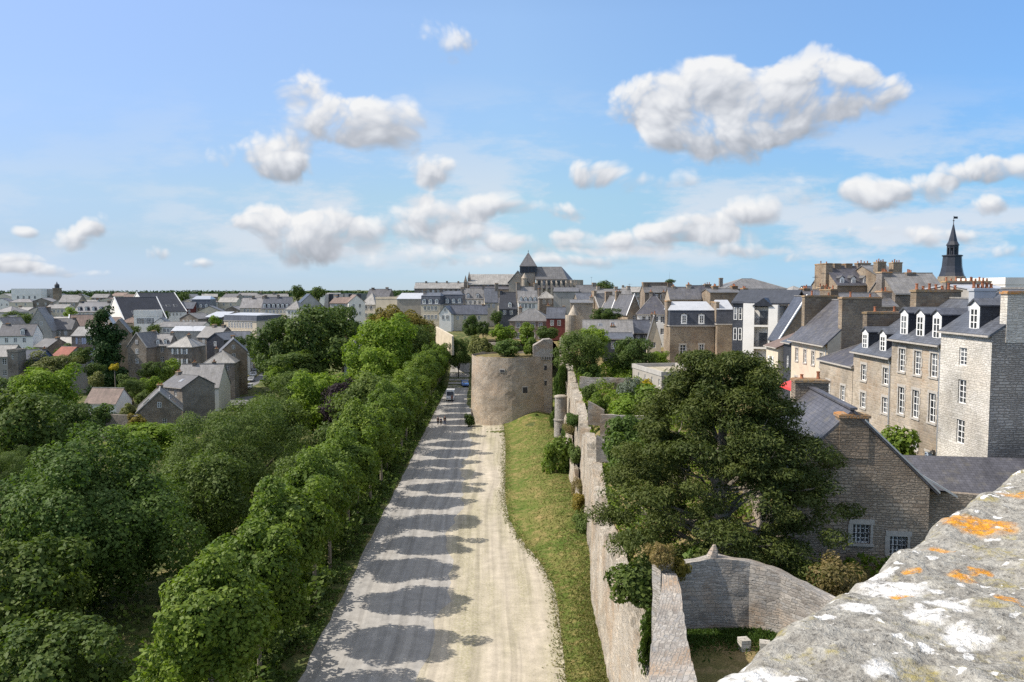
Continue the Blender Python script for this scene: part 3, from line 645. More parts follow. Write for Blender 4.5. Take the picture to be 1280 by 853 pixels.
B('pale','straw-coloured creeper covering the terrace slope above the tower',-6.8,180,9.6,3.6,2.2,3.4,'creeper','climber')
B('olive','shrub in the upper garden below the red-boarded house',8.5,186,14.2,3.4,2.0,1.9)
B('deep','dark bush in the rampart garden right of the ivy strip',12.8,128,10.6,2.2,2.0,1.9)
B('fresh','wide leafy bush in the rampart garden in front of the pale flat-roofed building',19.5,132,10.6,3.6,2.2,2.1)
B('silver','silvery grey olive bush in the walled garden',15.8,106,10.4,1.9,1.7,2.3)
B('gold','golden yellow shrub by the pale flat-roofed building',18.6,111,11.2,1.6,1.3,1.3)
B('fresh','bright green bush just left of the yew, at the garden steps',13.4,92,10.4,2.6,2.0,2.0)
B('lime','large green bush filling the garden behind the yew top',16.8,92,10.3,3.4,2.6,2.6)
B('ivy','leafy green bush on the middle garden terrace',11.6,77,10.0,2.4,2.2,2.4)
B('deep','blue-green bush on the lower garden terrace beside the yew',9.7,68,9.6,1.7,1.8,2.2)
B('lime','bush at the inner side of the rampart near the broken wall stub',11.2,100,10.2,1.5,1.6,1.5)
B('fresh','green bush between the yew and the flat-roofed building',20.5,96,10.4,2.6,2.2,2.6)
B('olive','small leafy shrub behind the rampart garden wall',11.0,112,10.2,1.2,1.3,1.4)
B('weed','dry reddish weeds growing on the corner of the court wall',6.45,33.6,13.9,.75,.6,.75,'weed_clump','weeds')
B('weed','dry reddish weeds beside the house with barred windows',15.2,36.0,11.6,1.3,.9,1.35,'weed_clump','weeds')
B('ochre','yellowish weeds hanging in the corner of the court',7.4,33.6,13.4,.4,.35,.55,'weed_clump','weeds')
B('lime','garden bush in front of the tan street house, behind the house chimney',29.6,60.5,11.0,2.3,2.3,2.5)
for i, (y, dz, s, k, l) in enumerate([(92,.2,1.3,'weed','dry weeds at the rampart foot below the shrub'),(86,0,1.2,'ochre','yellow-green weeds on the rampart ledge'),(98,3.0,1.2,'olive','weeds rooted in the broken rampart face'),
                       (112,4.0,1.2,'weed','brown weeds on the rampart ledge by the turret'),(78,.3,1.1,'olive','low weeds along the rampart foot, near part'),(118,2.0,1.3,'ivy','green weeds between the shrub and the turret'),
                       (105,6.4,1.0,'ivy','tuft of green growing high on the rampart')]):
    B(k, l, XW(y) - .8, y, 1.2 + dz, s*.75, s*1.5, s*1.15, 'weed_clump', 'weeds', rot=.1*i)
# low shrubs of the gardens at the left
rb = random.Random(8)
for i, (u, v, Y, r_, k, l) in enumerate([(160,478,196,2.6,'dark','dark garden shrub behind the shed'),(205,470,206,3.0,'lime','garden hedge below the dormered house'),(178,498,182,2.4,'olive','grey-green shrub right of the shed'),
        (160,515,170,2.4,'pale','pale garden shrub beside the stone gable'),(190,482,196,2.8,'fresh','yellow-green garden hedge on the slope'),
        (128,520,160,2.8,'deep','shrub in front of the shed'),(120,475,182,2.4,'pale','pale yellow-green shrub left of the conifer foot'),(318,436,252,3.0,'deep','hedge by the street beyond the cars'),
        (45,512,138,3.2,'deep','dark shrub below the bright round tree'),(100,446,222,3.2,'dark','dark shrub below the shuttered grey house'),(82,440,232,3.2,'dark','dark shrub beside the red-roofed outhouse'),
        (170,528,158,2.2,'ochre','reddish-green shrub by the garden wall')]):
    B(k, l, xu(u, v, Y), Y, max(ground(xu(u, v, Y), Y), zv(v, Y) - 1.5*r_) if False else zv(v, Y) - .6*r_, r_, r_*.8, r_*.85)

# undergrowth: nobody could count it
def undergrowth(name, mat, n, xy, zf, hmax, size, seed, scale):
    rg = np.random.default_rng(seed); x, y = xy(rg, n)
    from mathutils import noise as mn
    hh = np.array([max(0.0, mn.noise(Vector((a*scale, b*scale, seed)))*1.6 + .45) for a, b in zip(x, y)])
    keep = hh > .08; x, y, hh = x[keep], y[keep], hh[keep]; m = len(x)
    z = np.array([zf(a, b) for a, b in zip(x, y)]) + hh*hmax*(.55 + .5*rg.random(m))
    N = rg.normal(0, .7, (m, 3)); N[:, 2] += .8
    return tag(link(name, leaves_mesh(name, np.stack([x, y, z], 1), N, size*rg.uniform(.6, 1.4, m), rg.random(m), LEAF[mat], .6, seed)), kind='stuff')
def garden_xy(rg, n):
    y = 34 + 196*rg.random(n)**1.25; return np.array([XT(a) for a in y]) + .8 - 52*rg.random(n)**1.6 - .0*y, y
undergrowth('undergrowth', 'dark', 70000, garden_xy, ground, 2.6, .26, 91, .22)
def edge_xy(rg, n):
    y = 34 + 175*rg.random(n); return np.array([XL(a) for a in y]) - .1 - 3.2*rg.random(n), y
def under_xy(rg, n):
    y = 34 + 180*rg.random(n)**1.3; return np.array([XT(a) for a in y]) - .9 - 5.2*rg.random(n), y
undergrowth('undergrowth', 'lime', 90000, under_xy, ground, 6.2, .17, 95, .28)
undergrowth('undergrowth', 'deep', 34000, edge_xy, ground, .55, .13, 92, .5)
def terr_xy(rg, n):
    y = 36.5 + 112*rg.random(n); return np.array([XW(a) for a in y]) + 1.05 + (21 - .06*y)*rg.random(n)**1.3, y
undergrowth('undergrowth', 'lime', 70000, terr_xy, terrace_z, 1.5, .15, 93, .3)
def bank_xy(rg, n):
    y = 42 + 104*rg.random(n)**1.3; t = rg.random(n)**.45; a = np.array([XG(v) for v in y]); b = np.array([XW(v) for v in y]); return a + (b - .3 - a)*t, y
def grass_tufts():
    rg = np.random.default_rng(94); x, y = bank_xy(rg, 26000); m = len(x); z = np.array([bank_z(a, b) for a, b in zip(x, y)])
    N = rg.normal(0, 1, (m, 3)); N[:, 2] *= .25
    return tag(link('grass_tufts', leaves_mesh('grass_tufts', np.stack([x, y, z + .05], 1), N, .13*rg.uniform(.5, 1.5, m), rg.random(m), LEAF['tuft'], .18, 94)), kind='stuff')
def edge_tufts():
    rg = np.random.default_rng(97); n = 9000; y = 44 + 105*rg.random(n)**1.3; x = np.array([XG(v) for v in y]) + rg.normal(-.15, .42, n); z = np.array([max(0, ground(a, b)) for a, b in zip(x, y)])
    N = rg.normal(0, 1, (n, 3)); N[:, 2] = .5
    tag(link('grass_tufts', leaves_mesh('grass_tufts', np.stack([x, y, z + .06], 1), N, .10*rg.uniform(.5, 1.5, n), rg.random(n), LEAF['tuft'], .3, 97)), kind='stuff')
    n = 5000; t = rg.random(n); x = 6.7 + 7.2*t; y = 33.9 - .25*(t*2-1)**2 - 3.2*np.maximum(0, t - .62)*2.2 - np.abs(rg.normal(0, .9, n)); z = np.full(n, 10.9) + .12*rg.random(n)
    N = rg.normal(0, 1, (n, 3)); N[:, 2] = .3
    tag(link('grass_tufts', leaves_mesh('grass_tufts', np.stack([x, y, z], 1), N, .09*rg.uniform(.5, 1.6, n), rg.random(n)*.6, LEAF['ivy'], .3, 98)), kind='stuff')
leafmat('tuft', (.085,.12,.028), (.26,.22,.09), trans=.2, rough=.7)
grass_tufts(); edge_tufts()

B('ivy','top of the ivy strip where it reaches the bright rampart stretch',9.3,142,8.6,.9,1.2,2.6,'ivy','climber')
B('deep','dark foliage standing in for the shaded gap between the outer rampart and the court wall',7.2,38.0,7.6,.5,2.2,1.9)  # added shrub: its dark leaves stand in for the shade in the gap
B('olive','lower yew-green shrub overhanging the outer rampart beneath the great yew',7.0,40.8,9.2,1.3,2.0,1.7)
B('deep','dark shrub filling the ground under the great yew, court side',9.5,37.5,9.8,2.6,1.6,2.0)
# ------------------------------------------------------------------ houses
WC = {}
def window_mesh(w, h, nx, nz, fm='frame', single=False):
    k = (round(w, 2), round(h, 2), nx, nz, fm, single)
    if k in WC: return WC[k]
    mb = MB(); t = .07 if not single else .09; y0, y1 = -.035, .035
    mb.box(-w/2, w/2, y0, y1, 0, t); mb.box(-w/2, w/2, y0, y1, h - t, h)
    mb.box(-w/2, -w/2 + t, y0, y1, t, h - t); mb.box(w/2 - t, w/2, y0, y1, t, h - t)
    for i in range(1, nx): x = -w/2 + w*i/nx; mb.box(x - t*.55, x + t*.55, y0 + .008, y1, t, h - t)
    for j in range(1, nz): z = h*j/nz; mb.box(-w/2 + t, w/2 - t, y0 + .014, y1, z - t*.33, z + t*.33)
    p = MB() if not single else mb
    p.box(-w/2 + .01, w/2 - .01, .012 if not single else .0, .022 if not single else .02, .01, h - .01, 1 if single else 0)
    WC[k] = (mb.mesh('window', [M[fm], M['glass']]), None if single else p.mesh('pane', M['glass']))
    return WC[k]
def surround_mesh(w, h, mat, lintel=.22):
    k = ('s', round(w, 2), round(h, 2), mat)
    if k in WC: return WC[k]
    mb = MB(); rg = random.Random(int(w*100 + h*10)); y0, y1 = -.165, -.10
    mb.box(-w/2 - .22, w/2 + .22, y0, y1, h, h + lintel); mb.box(-w/2 - .2, w/2 + .2, -.22, y1, -.14, 0)
    z = 0
    while z < h - .05:
        dz = min(rg.uniform(.26, .42), h - z)
        for s in (-1, 1):
            e = rg.choice([.14, .26]); a, b = (w/2, w/2 + e) if s > 0 else (-w/2 - e, -w/2)
            mb.box(a, b, y0, y1, z + .004, z + dz - .008)
        z += dz
    WC[k] = mb.mesh('surround', M[mat]); return WC[k]
def add_window(par, x, y, z, rz, w, h, nx=2, nz=3, fm='frame', far=False, sur=None, shut=None, label=None):
    fr, pn = window_mesh(w, h, nx, nz, fm, far)
    o = link('window', fr, par, (x, y, z), rz)
    if label: o['label'] = label
    if pn: link('pane', pn, o)
    if sur: link('surround', surround_mesh(w, h, sur), o)
    if shut:
        k = ('sh', round(w, 2), round(h, 2), shut)
        if k not in WC:
            mb = MB(); mb.box(-w/4, w/4, -.03, .03, 0, h)
            for i in range(int(h/.12)): mb.box(-w/4 + .06, w/4 - .06, -.045, -.03, .06 + i*.12, .11 + i*.12)
            WC[k] = mb.mesh('shutter', M[shut])
        for s in (-1, 1): link('shutter', WC[k], o, (s*(w*.75 + .04), -.17, 0))
    return o
def wall_face(mb, p0, p1, z0, z1, ops, m=0, rev=.16):
    """vertical wall from p0 to p1 (outside on the right-hand side), with openings (s0, s1, za, zb) and their reveals"""
    dx, dy = p1[0]-p0[0], p1[1]-p0[1]; L = math.hypot(dx, dy); dx /= L; dy /= L; nx, ny = dy, -dx
    P = lambda s, z, d=0: (p0[0]+dx*s-nx*d, p0[1]+dy*s-ny*d, z)
    S = sorted({0, L} | {s for o in ops for s in o[:2]}); Z = sorted({z0, z1} | {z for o in ops for z in o[2:4]})
    for i in range(len(S)-1):
        for j in range(len(Z)-1):
            cs, cz = (S[i]+S[i+1])/2, (Z[j]+Z[j+1])/2
            if any(o[0] < cs < o[1] and o[2] < cz < o[3] for o in ops): continue
            mb.face([P(S[i],Z[j]),P(S[i+1],Z[j]),P(S[i+1],Z[j+1]),P(S[i],Z[j+1])], m)
    for a, b, c, d in ops:
        for q in ([P(a,c),P(a,d),P(a,d,rev),P(a,c,rev)],[P(b,d),P(b,c),P(b,c,rev),P(b,d,rev)],[P(a,d),P(b,d),P(b,d,rev),P(a,d,rev)],[P(b,c),P(a,c),P(a,c,rev),P(b,c,rev)]): mb.face(q, m)
def chimney_part(par, x0, x1, y0, y1, z0, z1, mat, pots=0, near=True, cap='cap', along='y'):
    mb = MB(); mb.box(x0, x1, y0, y1, z0, z1 - .22); mb.box(x0-.08, x1+.08, y0-.08, y1+.08, z1-.22, z1-.05, 1); mb.box(x0+.05, x1-.05, y0+.05, y1-.05, z1-.05, z1, 1)
    c = mb.obj('chimney', [M[mat], M[cap]], par)
    if pots:
        if 'pot' not in WC:
            p = MB(); p.lathe([(.13,0),(.14,.05),(.11,.1),(.10,.36),(.13,.38),(.13,.45),(.09,.45),(.09,.3)], 8); WC['pot'] = p.mesh('chimney_pot', M['pot'], smooth=False)
        for i in range(pots):
            t = (i + .5)/pots
            q = (x0 + (x1-x0)*t, (y0+y1)/2, z1) if along == 'x' else ((x0+x1)/2, y0 + (y1-y0)*t, z1)
            o = link('chimney_pot', WC['pot'], c, q); s = 1 + .3*math.sin(i*2.3 + z1); o.scale = (1.0, 1.0, .95*s)
    return c
def house(label, cx, cyy, rot, w, dep, zb, ze, zr, rt, wm, rm, rows=2, cols=3, far=False, win=(.95, 1.5), nxz=(2, 3), lwin=None, rwin=None, fwin=None, attic=0,
          dorm=None, dsz=(1.1, 1.5), chim=(), pots=2, ov=.15, oh=.28, kind='house', cat='house', sky=(), coping=None, sur=None, shut=None, ridge='slatepale', top='zinc', group=None,
          fm='frame', pitchm=3.0, door=None, cmat=None, roofend=None, zm=None, ins=.7, gcoat=None, gable=None, aerial=None):
    t = thing(kind, label, cat, (cx, cyy, zb), rot, group)
    if aerial is None and chim and cat == 'house' and (int(cx*7) % 3 == 0): aerial = .28
    ze -= zb; zr -= zb; hw = w/2
    def grid(L, r, c, marg=.12):
        out = []
        for j in range(r):
            z = ze - .55 - win[1] - j*pitchm
            if z < .3: continue
            for i in range(c): out.append((L*(marg + (1-2*marg)*(i+.5)/c), z, *win))
        return out
    ops = {'f': fwin if fwin is not None else grid(w, rows, cols), 'l': (grid(dep, *lwin) if isinstance(lwin, tuple) else lwin) or [], 'r': (grid(dep, *rwin) if isinstance(rwin, tuple) else rwin) or []}
    F = {'f': ((-hw,0),(hw,0),0), 'r': ((hw,0),(hw,dep),R(90)), 'b': ((hw,dep),(-hw,dep),R(180)), 'l': ((-hw,dep),(-hw,0),R(-90))}
    mb = MB()
    for k, (p0, p1, rz) in F.items():
        o = ops.get(k, [])
        wall_face(mb, p0, p1, 0, ze, [] if far else [(s-ww/2, s+ww/2, z, z+hh) for s, z, ww, hh in o], 1 if (gable and k in 'lr') else 0)
    gm = 1 if gable else 0
    if rt == 'gx':
        for x in (-hw, hw): mb.face([(x,0,ze),(x,dep,ze),(x,dep/2,zr)][::1 if x > 0 else -1], gm)
    elif rt == 'gy':
        for y in (0, dep): mb.face([(-hw,y,ze),(hw,y,ze),(0,y,zr)][::1 if y == 0 else -1])
    wl = mb.obj('wall', [M[wm], M[gable or wm]], t)
    for k, o in ops.items():
        p0, p1, rz = F[k]; L = math.hypot(p1[0]-p0[0], p1[1]-p0[1]); dx, dy = (p1[0]-p0[0])/L, (p1[1]-p0[1])/L; d = -.03 if far else .13
        for s, z, ww, hh in o: add_window(t, p0[0]+dx*s-dy*d, p0[1]+dy*s+dx*d, z, rz, ww, hh, nxz[0], nxz[1] if hh > 1.25 else max(2, nxz[1]-1), fm, far, sur, shut if k == 'f' else None)
    th = .16; rb = MB()
    if rt == 'gx':
        k = (zr-ze)/(dep/2); lo = [(-oh,ze-oh*k),(dep/2,zr),(dep+oh,ze-oh*k)]
        rb.prism([lo[0],lo[1],lo[2],(lo[2][0],lo[2][1]+th),(lo[1][0],lo[1][1]+th*1.2),(lo[0][0],lo[0][1]+th)], 'x', -hw-ov, hw+ov)
        rb.box(-hw-ov, hw+ov, dep/2-.14, dep/2+.14, zr+th*1.2-.05, zr+th*1.2+.07, 1)
        if not far: rb.box(-hw-ov, hw+ov, -oh-.12, -oh-.005, ze-oh*k-.02, ze-oh*k+.10, 2)
    elif rt == 'gy':
        k = (zr-ze)/hw; lo = [(-hw-oh,ze-oh*k),(0,zr),(hw+oh,ze-oh*k)]
        rb.prism([lo[0],lo[1],lo[2],(lo[2][0],lo[2][1]+th),(0,lo[1][1]+th*1.2),(lo[0][0],lo[0][1]+th)], 'y', -ov, dep+ov)
        rb.box(-.14, .14, -ov, dep+ov, zr+th*1.2-.05, zr+th*1.2+.07, 1)
    elif rt in ('hip', 'hipy'):
        o = oh; a = (-hw-o,-o,ze); b = (hw+o,-o,ze); c = (hw+o,dep+o,ze); d = (-hw-o,dep+o,ze)
        if rt == 'hip': h = min(dep/2*.95, hw); r0, r1 = (-hw+h,dep/2,zr), (hw-h,dep/2,zr)
        else: h = min(hw*.95, dep/2); r0, r1 = (0,h,zr), (0,dep-h,zr)
        if rt == 'hip':
            for q in ([a,b,r1,r0],[c,d,r0,r1],[d,a,r0],[b,c,r1]): rb.face(q)
        else:
            for q in ([a,b,r0],[b,c,r1,r0],[c,d,r1],[d,a,r0,r1]): rb.face(q)
        rb.box(-hw-o, hw+o, -o, dep+o, ze-.16, ze-.004, 2)
        for p, q in ((a,r0),(b,r1 if rt == 'hip' else r0),(c,r1),(d,r0 if rt == 'hip' else r1),(r0,r1)):
            if (Vector(p)-Vector(q)).length > .5: rb.tube([p, q], [.09, .09], 4, 1)
    elif rt == 'mansard':
        zmm = (zm - zb) if zm else ze + (zr-ze)*.72; i = ins
        A = [(-hw-.12,-.12,ze),(hw+.12,-.12,ze),(hw+.12,dep+.12,ze),(-hw-.12,dep+.12,ze)]; Bq = [(-hw+.02,i,zmm),(hw-.02,i,zmm),(hw-.02,dep-i,zmm),(-hw+.02,dep-i,zmm)]
        for q in range(4): rb.face([A[q],A[(q+1)%4],Bq[(q+1)%4],Bq[q]])
        rb.box(-hw-.16, hw+.16, -.2, dep+.2, ze-.18, ze-.004, 2)
        o = .12; Cq = [(-hw-o+.02,i-o,zmm+.01),(hw+o-.02,i-o,zmm+.01),(hw+o-.02,dep-i+o,zmm+.01),(-hw-o+.02,dep-i+o,zmm+.01)]; rr0, rr1 = (-hw*.8,dep/2,zr), (hw*.8,dep/2,zr)
        for q in ([Cq[0],Cq[1],rr1,rr0],[Cq[2],Cq[3],rr0,rr1],[Cq[3],Cq[0],rr0],[Cq[1],Cq[2],rr1]): rb.face(q, 1)
        rb.box(Cq[0][0], Cq[1][0], Cq[0][1], Cq[2][1], zmm-.08, zmm, 1)
    elif rt == 'flat':
        for q in ((-hw-.1,hw+.1,-.1,.2),(-hw-.1,hw+.1,dep-.2,dep+.1),(-hw-.1,-hw+.2,.2,dep-.2),(hw-.2,hw+.1,.2,dep-.2)): rb.box(*q, ze+.003, zr, 2)
        rb.box(-hw+.2, hw-.2, .2, dep-.2, ze-.25, ze+.1, 0)
    elif rt == 'shed':      # single slope falling to the front
        lo = [(-oh, ze), (dep+oh, zr)]
        rb.prism([lo[0], lo[1], (lo[1][0], lo[1][1]+th), (lo[0][0], lo[0][1]+th)], 'x', -hw-ov, hw+ov)
        wx = MB()
        for x in (-hw, hw): wx.face([(x,0,ze),(x,dep,ze),(x,dep,zr-.1)])
        wx.face([(-hw,dep,ze),(hw,dep,ze),(hw,dep,zr-.1),(-hw,dep,zr-.1)]); wx.obj('wall', M[wm], t)
    rf = rb.obj('roof', [M[rm], M[top] if rt == 'mansard' else M[ridge], M['granite'] if rt != 'flat' else M[roofend or wm]], t)
    if coping and rt in ('gx', 'gy'):
        cb = MB()
        for e in ((0,) if kind == 'gable_house' else (0, 1)):
            if rt == 'gx':
                x0 = -hw-ov-.02 if e == 0 else hw+ov-.33; k = (zr-ze)/(dep/2)
                cb.prism([(-oh-.05,ze-oh*k+.1),(dep/2,zr+.1),(dep+oh+.05,ze-oh*k+.1),(dep+oh+.05,ze-oh*k+.34),(dep/2,zr+.42),(-oh-.05,ze-oh*k+.34)], 'x', x0, x0+.35)
            else:
                y0 = -ov-.02 if e == 0 else dep+ov-.33; k = (zr-ze)/hw
                cb.prism([(-hw-oh-.05,ze-oh*k+.1),(0,zr+.1),(hw+oh+.05,ze-oh*k+.1),(hw+oh+.05,ze-oh*k+.34),(0,zr+.42),(-hw-oh-.05,ze-oh*k+.34)], 'y', y0, y0+.35)
        cb.obj('coping', M[coping], t)
    if attic and rt == 'gy':
        for i in range(attic): add_window(t, (i-(attic-1)/2)*1.6, -.04, ze + (zr-ze)*.22, 0, .8, 1.2, 2, 2, fm, True)
    if dorm:
        k = (zr-ze)/(dep/2) if rt in ('gx','hip') else ((zm-zb if zm else ze+(zr-ze)*.72)-ze)/(ins+.12)
        dw, dh = dsz; yd = .35 if rt != 'mansard' else .02
        kd = ('d', round(dw,2), round(dh,2), round(k,2), rt == 'mansard', rm, far)
        z0 = ze + k*yd - (0 if rt != 'mansard' else -.25)
        if kd not in WC:
            db = MB(); yb = (dh/k if rt != 'mansard' else .8) + .15; g = .28 if rt != 'mansard' else .12
            db.box(-dw/2, dw/2, 0, yb, -.12, dh, 0)
            db.prism([(-dw/2-.16,dh-.02),(0,dh+g*1.6),(dw/2+.16,dh-.02),(dw/2+.16,dh+.08),(0,dh+g*1.6+.1),(-dw/2-.16,dh+.08)], 'y', -.18, yb + .7, 1)
            db.face([(-dw/2,-.02,dh),(dw/2,-.02,dh),(0,-.02,dh+g*1.6)], 2)
            db.box(-dw/2-.02, -dw/2+.13, -.045, -.003, 0, dh, 2); db.box(dw/2-.13, dw/2+.02, -.045, -.003, 0, dh, 2); db.box(-dw/2+.13, dw/2-.13, -.045, -.003, dh-.16, dh, 2); db.box(-dw/2-.05, dw/2+.05, -.12, -.003, -.1, .04, 2)
            WC[kd] = db.mesh('dormer', [M['slatewall'], M[rm], M['frame']])
        for x in dorm:
            d = link('dormer', WC[kd], t, (x*w, yd, z0))
            add_window(d, 0, -.05, .05, 0, dw-.24, dh-.2, 2, 3, fm, True)
    for (side, a, b, ww, hh) in sky:     # roof lights: side, along 0..1, up the slope 0..1
        sb = MB(); sb.box(-ww/2, ww/2, -hh/2, hh/2, 0, .07, 0); sb.box(-ww/2+.08, ww/2-.08, -hh/2+.08, hh/2-.08, .07, .085, 1)
        o = sb.obj('skylight', [M['zinc'], M['glass']], rf)
        if rt == 'gx': ang = math.atan((zr-ze)/(dep/2)); o.location = ((a-.5)*w, dep/2*b if side == 'f' else dep-dep/2*b, ze+(zr-ze)*b+th+.02); o.rotation_euler = (ang if side == 'f' else -ang, 0, 0)
        else: ang = math.atan((zr-ze)/hw); s = -1 if side == 'l' else 1; o.location = (s*hw*(1-b), a*dep, ze+(zr-ze)*b+th+.02); o.rotation_euler = (0, s*ang, 0)
    for c in chim:      # (x fraction of width, y fraction of depth, size x, size y, top above ridge[, pots])
        x, y = c[0]*w, c[1]*dep
        chimney_part(t, x-c[2]/2, x+c[2]/2, y-c[3]/2, y+c[3]/2, min(ze, zr)-.3 if rt != 'flat' else ze, zr + c[4], cmat or (wm if 'render' not in M[wm].name else 'rubble'), (c[5] if len(c) > 5 else pots) if not far else 0, along='y' if c[3] > c[2] else 'x')
    if aerial:
        ab = MB(); ax, ay = aerial*w, dep*.5; ab.tube([(ax,ay,zr-.2),(ax,ay,zr+3.2)], [.03,.025], 4)
        for q in range(6): ab.box(ax-.5+.07*q, ax+.5-.07*q, ay-.75+.3*q-.012, ay-.75+.3*q+.012, zr+2.9, zr+2.925)
        ab.box(ax-.012, ax+.012, ay-.8, ay+.8, zr+2.86, zr+2.885); ab.obj('aerial', M['darkmetal'], t)
    if door:
        for (s, ww, hh, mt) in door:
            mb = MB(); mb.box(-ww/2, ww/2, -.05, .03, 0, hh); mb.box(-ww/2-.12, ww/2+.12, -.075, -.052, hh, hh+.2, 1); mb.obj('door', [M[mt], M['granite']], t).location = ((s-.5)*w, -.03, 0)
    return t
def base_z(X, Y):
    if Y < 215 and X > 8: return 10.3
    return ground(X, Y) - .2
def H(label, u0, u1, ve, vr, Y, dep, rt, wm, rm, rot=0, zb=None, far=None, **k):
    far = Y > 215 if far is None else far
    x0, x1 = xu(u0, ve, Y), xu(u1, ve, Y); X = (x0 + x1)/2; wd = (x1 - x0)/math.cos(R(rot))
    ze = zv(ve, Y); zr = zv(vr, Y + (dep/2 if rt in ('gx','hip','mansard') else 0))
    b = base_z(X, Y) if zb is None else zb
    if ze - b < 2.6: b = ze - 2.6
    return house(label, X, Y, R(rot), wd, dep, b, ze, zr, rt, wm, rm, far=far, **k)

# ---- the lower town at the left
H('square grey stone pillar-like turret at the left edge beside the blue house',9,22,440,437,186,3.2,'flat','rubble','zinc',rows=1,cols=1,win=(.6,1.2),kind='stone_turret',cat='turret')
H('blue rendered house with a slate roof and white glazed porch, near the left edge',22,49,449,438,190,8,'gx','bluewall','slateblue',12,rows=1,cols=2,chim=[(.42,.5,.7,.9,.5)])
H('low red-roofed outhouse behind the pale flowering tree',64,86,445,434,222,7,'gx','greyrender','tilered',-15,rows=1,cols=2,kind='outhouse',cat='outhouse')
H('tall flat-fronted grey stone house with pale blue shutters, left of the conifer',90,130,420,409,232,10,'gx','rubble','slatepale',4,rows=3,cols=3,win=(1.1,1.9),shut='shutter',far=False,chim=[(.46,.5,.8,1.2,.8)],pitchm=3.3)
H('low house with a pale ribbed roof, just left of the shuttered grey house',63,91,434,422,240,7,'gx','white','slatepale',-6,rows=1,cols=3)
H('grey hip-gabled stone house with three storeys, right of the conifer',158,184,434,417,236,9,'gy','rubble','slate',-12,rows=2,cols=1,attic=1,coping='granite',chim=[(0,.9,1.2,.7,.5)])
H('stone terrace house with three dormers in a weathered pale roof',183,211,432,418,240,8,'gx','rubble','slatepale',4,rows=2,cols=2,dorm=(-.32,0,.32),dsz=(.9,1.2),far=False,chim=[(.45,.5,.8,1.4,.6)])
H('square hip-roofed grey house with white shutters, right of the three-dormer terrace',209,240,434,420,234,9,'hip','rubble','slatepale',-4,rows=2,cols=2,win=(1.0,1.6),shut='frame',far=False,chim=[(.1,.5,.8,1.2,.5)])
H('white-walled house with a broad pale roof and two dormers, above the stone gable',220,273,484,456,196,9,'gx','white','slatepale',2,rows=1,cols=4,dorm=(-.17,.12),dsz=(1.0,1.4),chim=[(-.2,.5,.8,1.1,.7),(.25,.55,.7,1.1,.8)])
H('stone gable house with pale roof lights, nearest house above the garden trees',176,223,515,491,166,11,'gy','gablestone','slate',23,rows=1,cols=1,fwin=[(5.3,2.4,.8,1.3)],attic=1,sky=[('l',.35,.4,1.8,2.4),('r',.3,.4,1.8,2.4),('r',.65,.45,1.4,1.6)],coping='granite',chim=[(0,.95,1.3,.8,.6)])
H('small slate house with a pale side roof, joined behind the roof-light gable',196,232,484,469,181,9,'gx','rubble','slate',-30,rows=1,cols=2,sky=[('f',.6,.5,1,1.2)],chim=[(-.4,.5,.9,1.2,.8)])
H('white garden shed with a brown tiled roof',105,146,504,486,172,6,'gx','white','tilebrown',-6,rows=1,cols=1,fwin=[(3.5,.4,.9,1.6)],kind='shed',cat='shed',zb=-2.2)
H('hip-roofed slate house in front of the brown gable by the street',257,292,454,438,214,9,'hip','rubble','slatepale',10,rows=2,cols=3,chim=[(-.2,.5,.8,1.2,.6)])
H('tall brown stone gable house beside the street of parked cars',277,307,440,425,222,12,'gy','brownstone','slate',20,rows=2,cols=1,attic=1,chim=[(0,.95,1.2,.8,.7)])
H('dark slate-hung house behind the hip-roofed slate house',257,281,425,417,250,9,'gy','slatewall','slateblue',-15,rows=1,cols=1)
H('small slate-roofed house with a white wall, below the pale flat-topped block',282,309,425,415,262,8,'gx','white','slateblue',6,rows=1,cols=2)
H('gabled stone house with a double chimney behind the three-dormer terrace',244,275,422,409,264,9,'gx','rubble','slate',-20,rows=2,cols=2,chim=[(-.1,.5,1.0,1.4,1.0),(.35,.5,.9,1.3,.9)])
H('big grey gable house with a bright side roof, left part of the town',35,62,413,386,262,12,'gy','greyrender','slatepale',18,rows=2,cols=1,attic=2,chim=[(.1,.9,1.3,.8,.4)])
H('wing with slate roof right of the big grey gable',60,88,412,399,270,9,'gx','rubble','slate',12,rows=2,cols=3,chim=[(.45,.5,.8,1.3,.6)])
H('brown-gabled house with a white bargeboard, above the shuttered grey house',90,128,409,394,280,10,'gx','brownstone','tilebrown',24,rows=1,cols=2,coping='frame',gable='cream')
H('house with a bright pale side roof between two dark roofs, left of the conifer top',122,140,406,391,292,9,'gy','pink','zincpale',20,rows=1,cols=1)
H('dark brown gable house above the conifer top',138,160,416,400,272,12,'gy','brownstone','slate',22,rows=2,cols=1,coping='granite')
H('white-gabled dark house at the left edge of the town',0,38,420,406,238,9,'gx','white','slate',14,rows=2,cols=3,dorm=(.2,),chim=[(-.35,.5,.9,1.3,.5)])
H('grey house with a large white gable wall at the far left edge',-14,14,416,398,262,9,'gy','white','slatepale',-10,rows=2,cols=1)
H('house with a pale stone wall and low roof beneath the white-gabled dark house',-12,12,446,432,205,9,'gx','greyrender','slatepale',10,rows=2,cols=2)
H('small grey house right of the white-gabled dark house',40,62,434,424,236,8,'gx','rubble','slate',-18,rows=1,cols=2,chim=[(.4,.5,.8,1.1,.7)])
H('long slate house with four pale dormers, upper left of the town',92,131,390,378,350,10,'gx','pink','slateblue',-4,rows=1,cols=6,dorm=(-.36,-.12,.12,.36),chim=[(-.46,.5,.9,1.6,.8),(.46,.5,.9,1.6,.8)])
H('house with reddish stone walls and tall windows below the thin church tower',74,97,378,369,430,11,'gx','tanstone','slate',5,rows=1,cols=4,chim=[(.4,.5,1.2,1.6,1.0)])
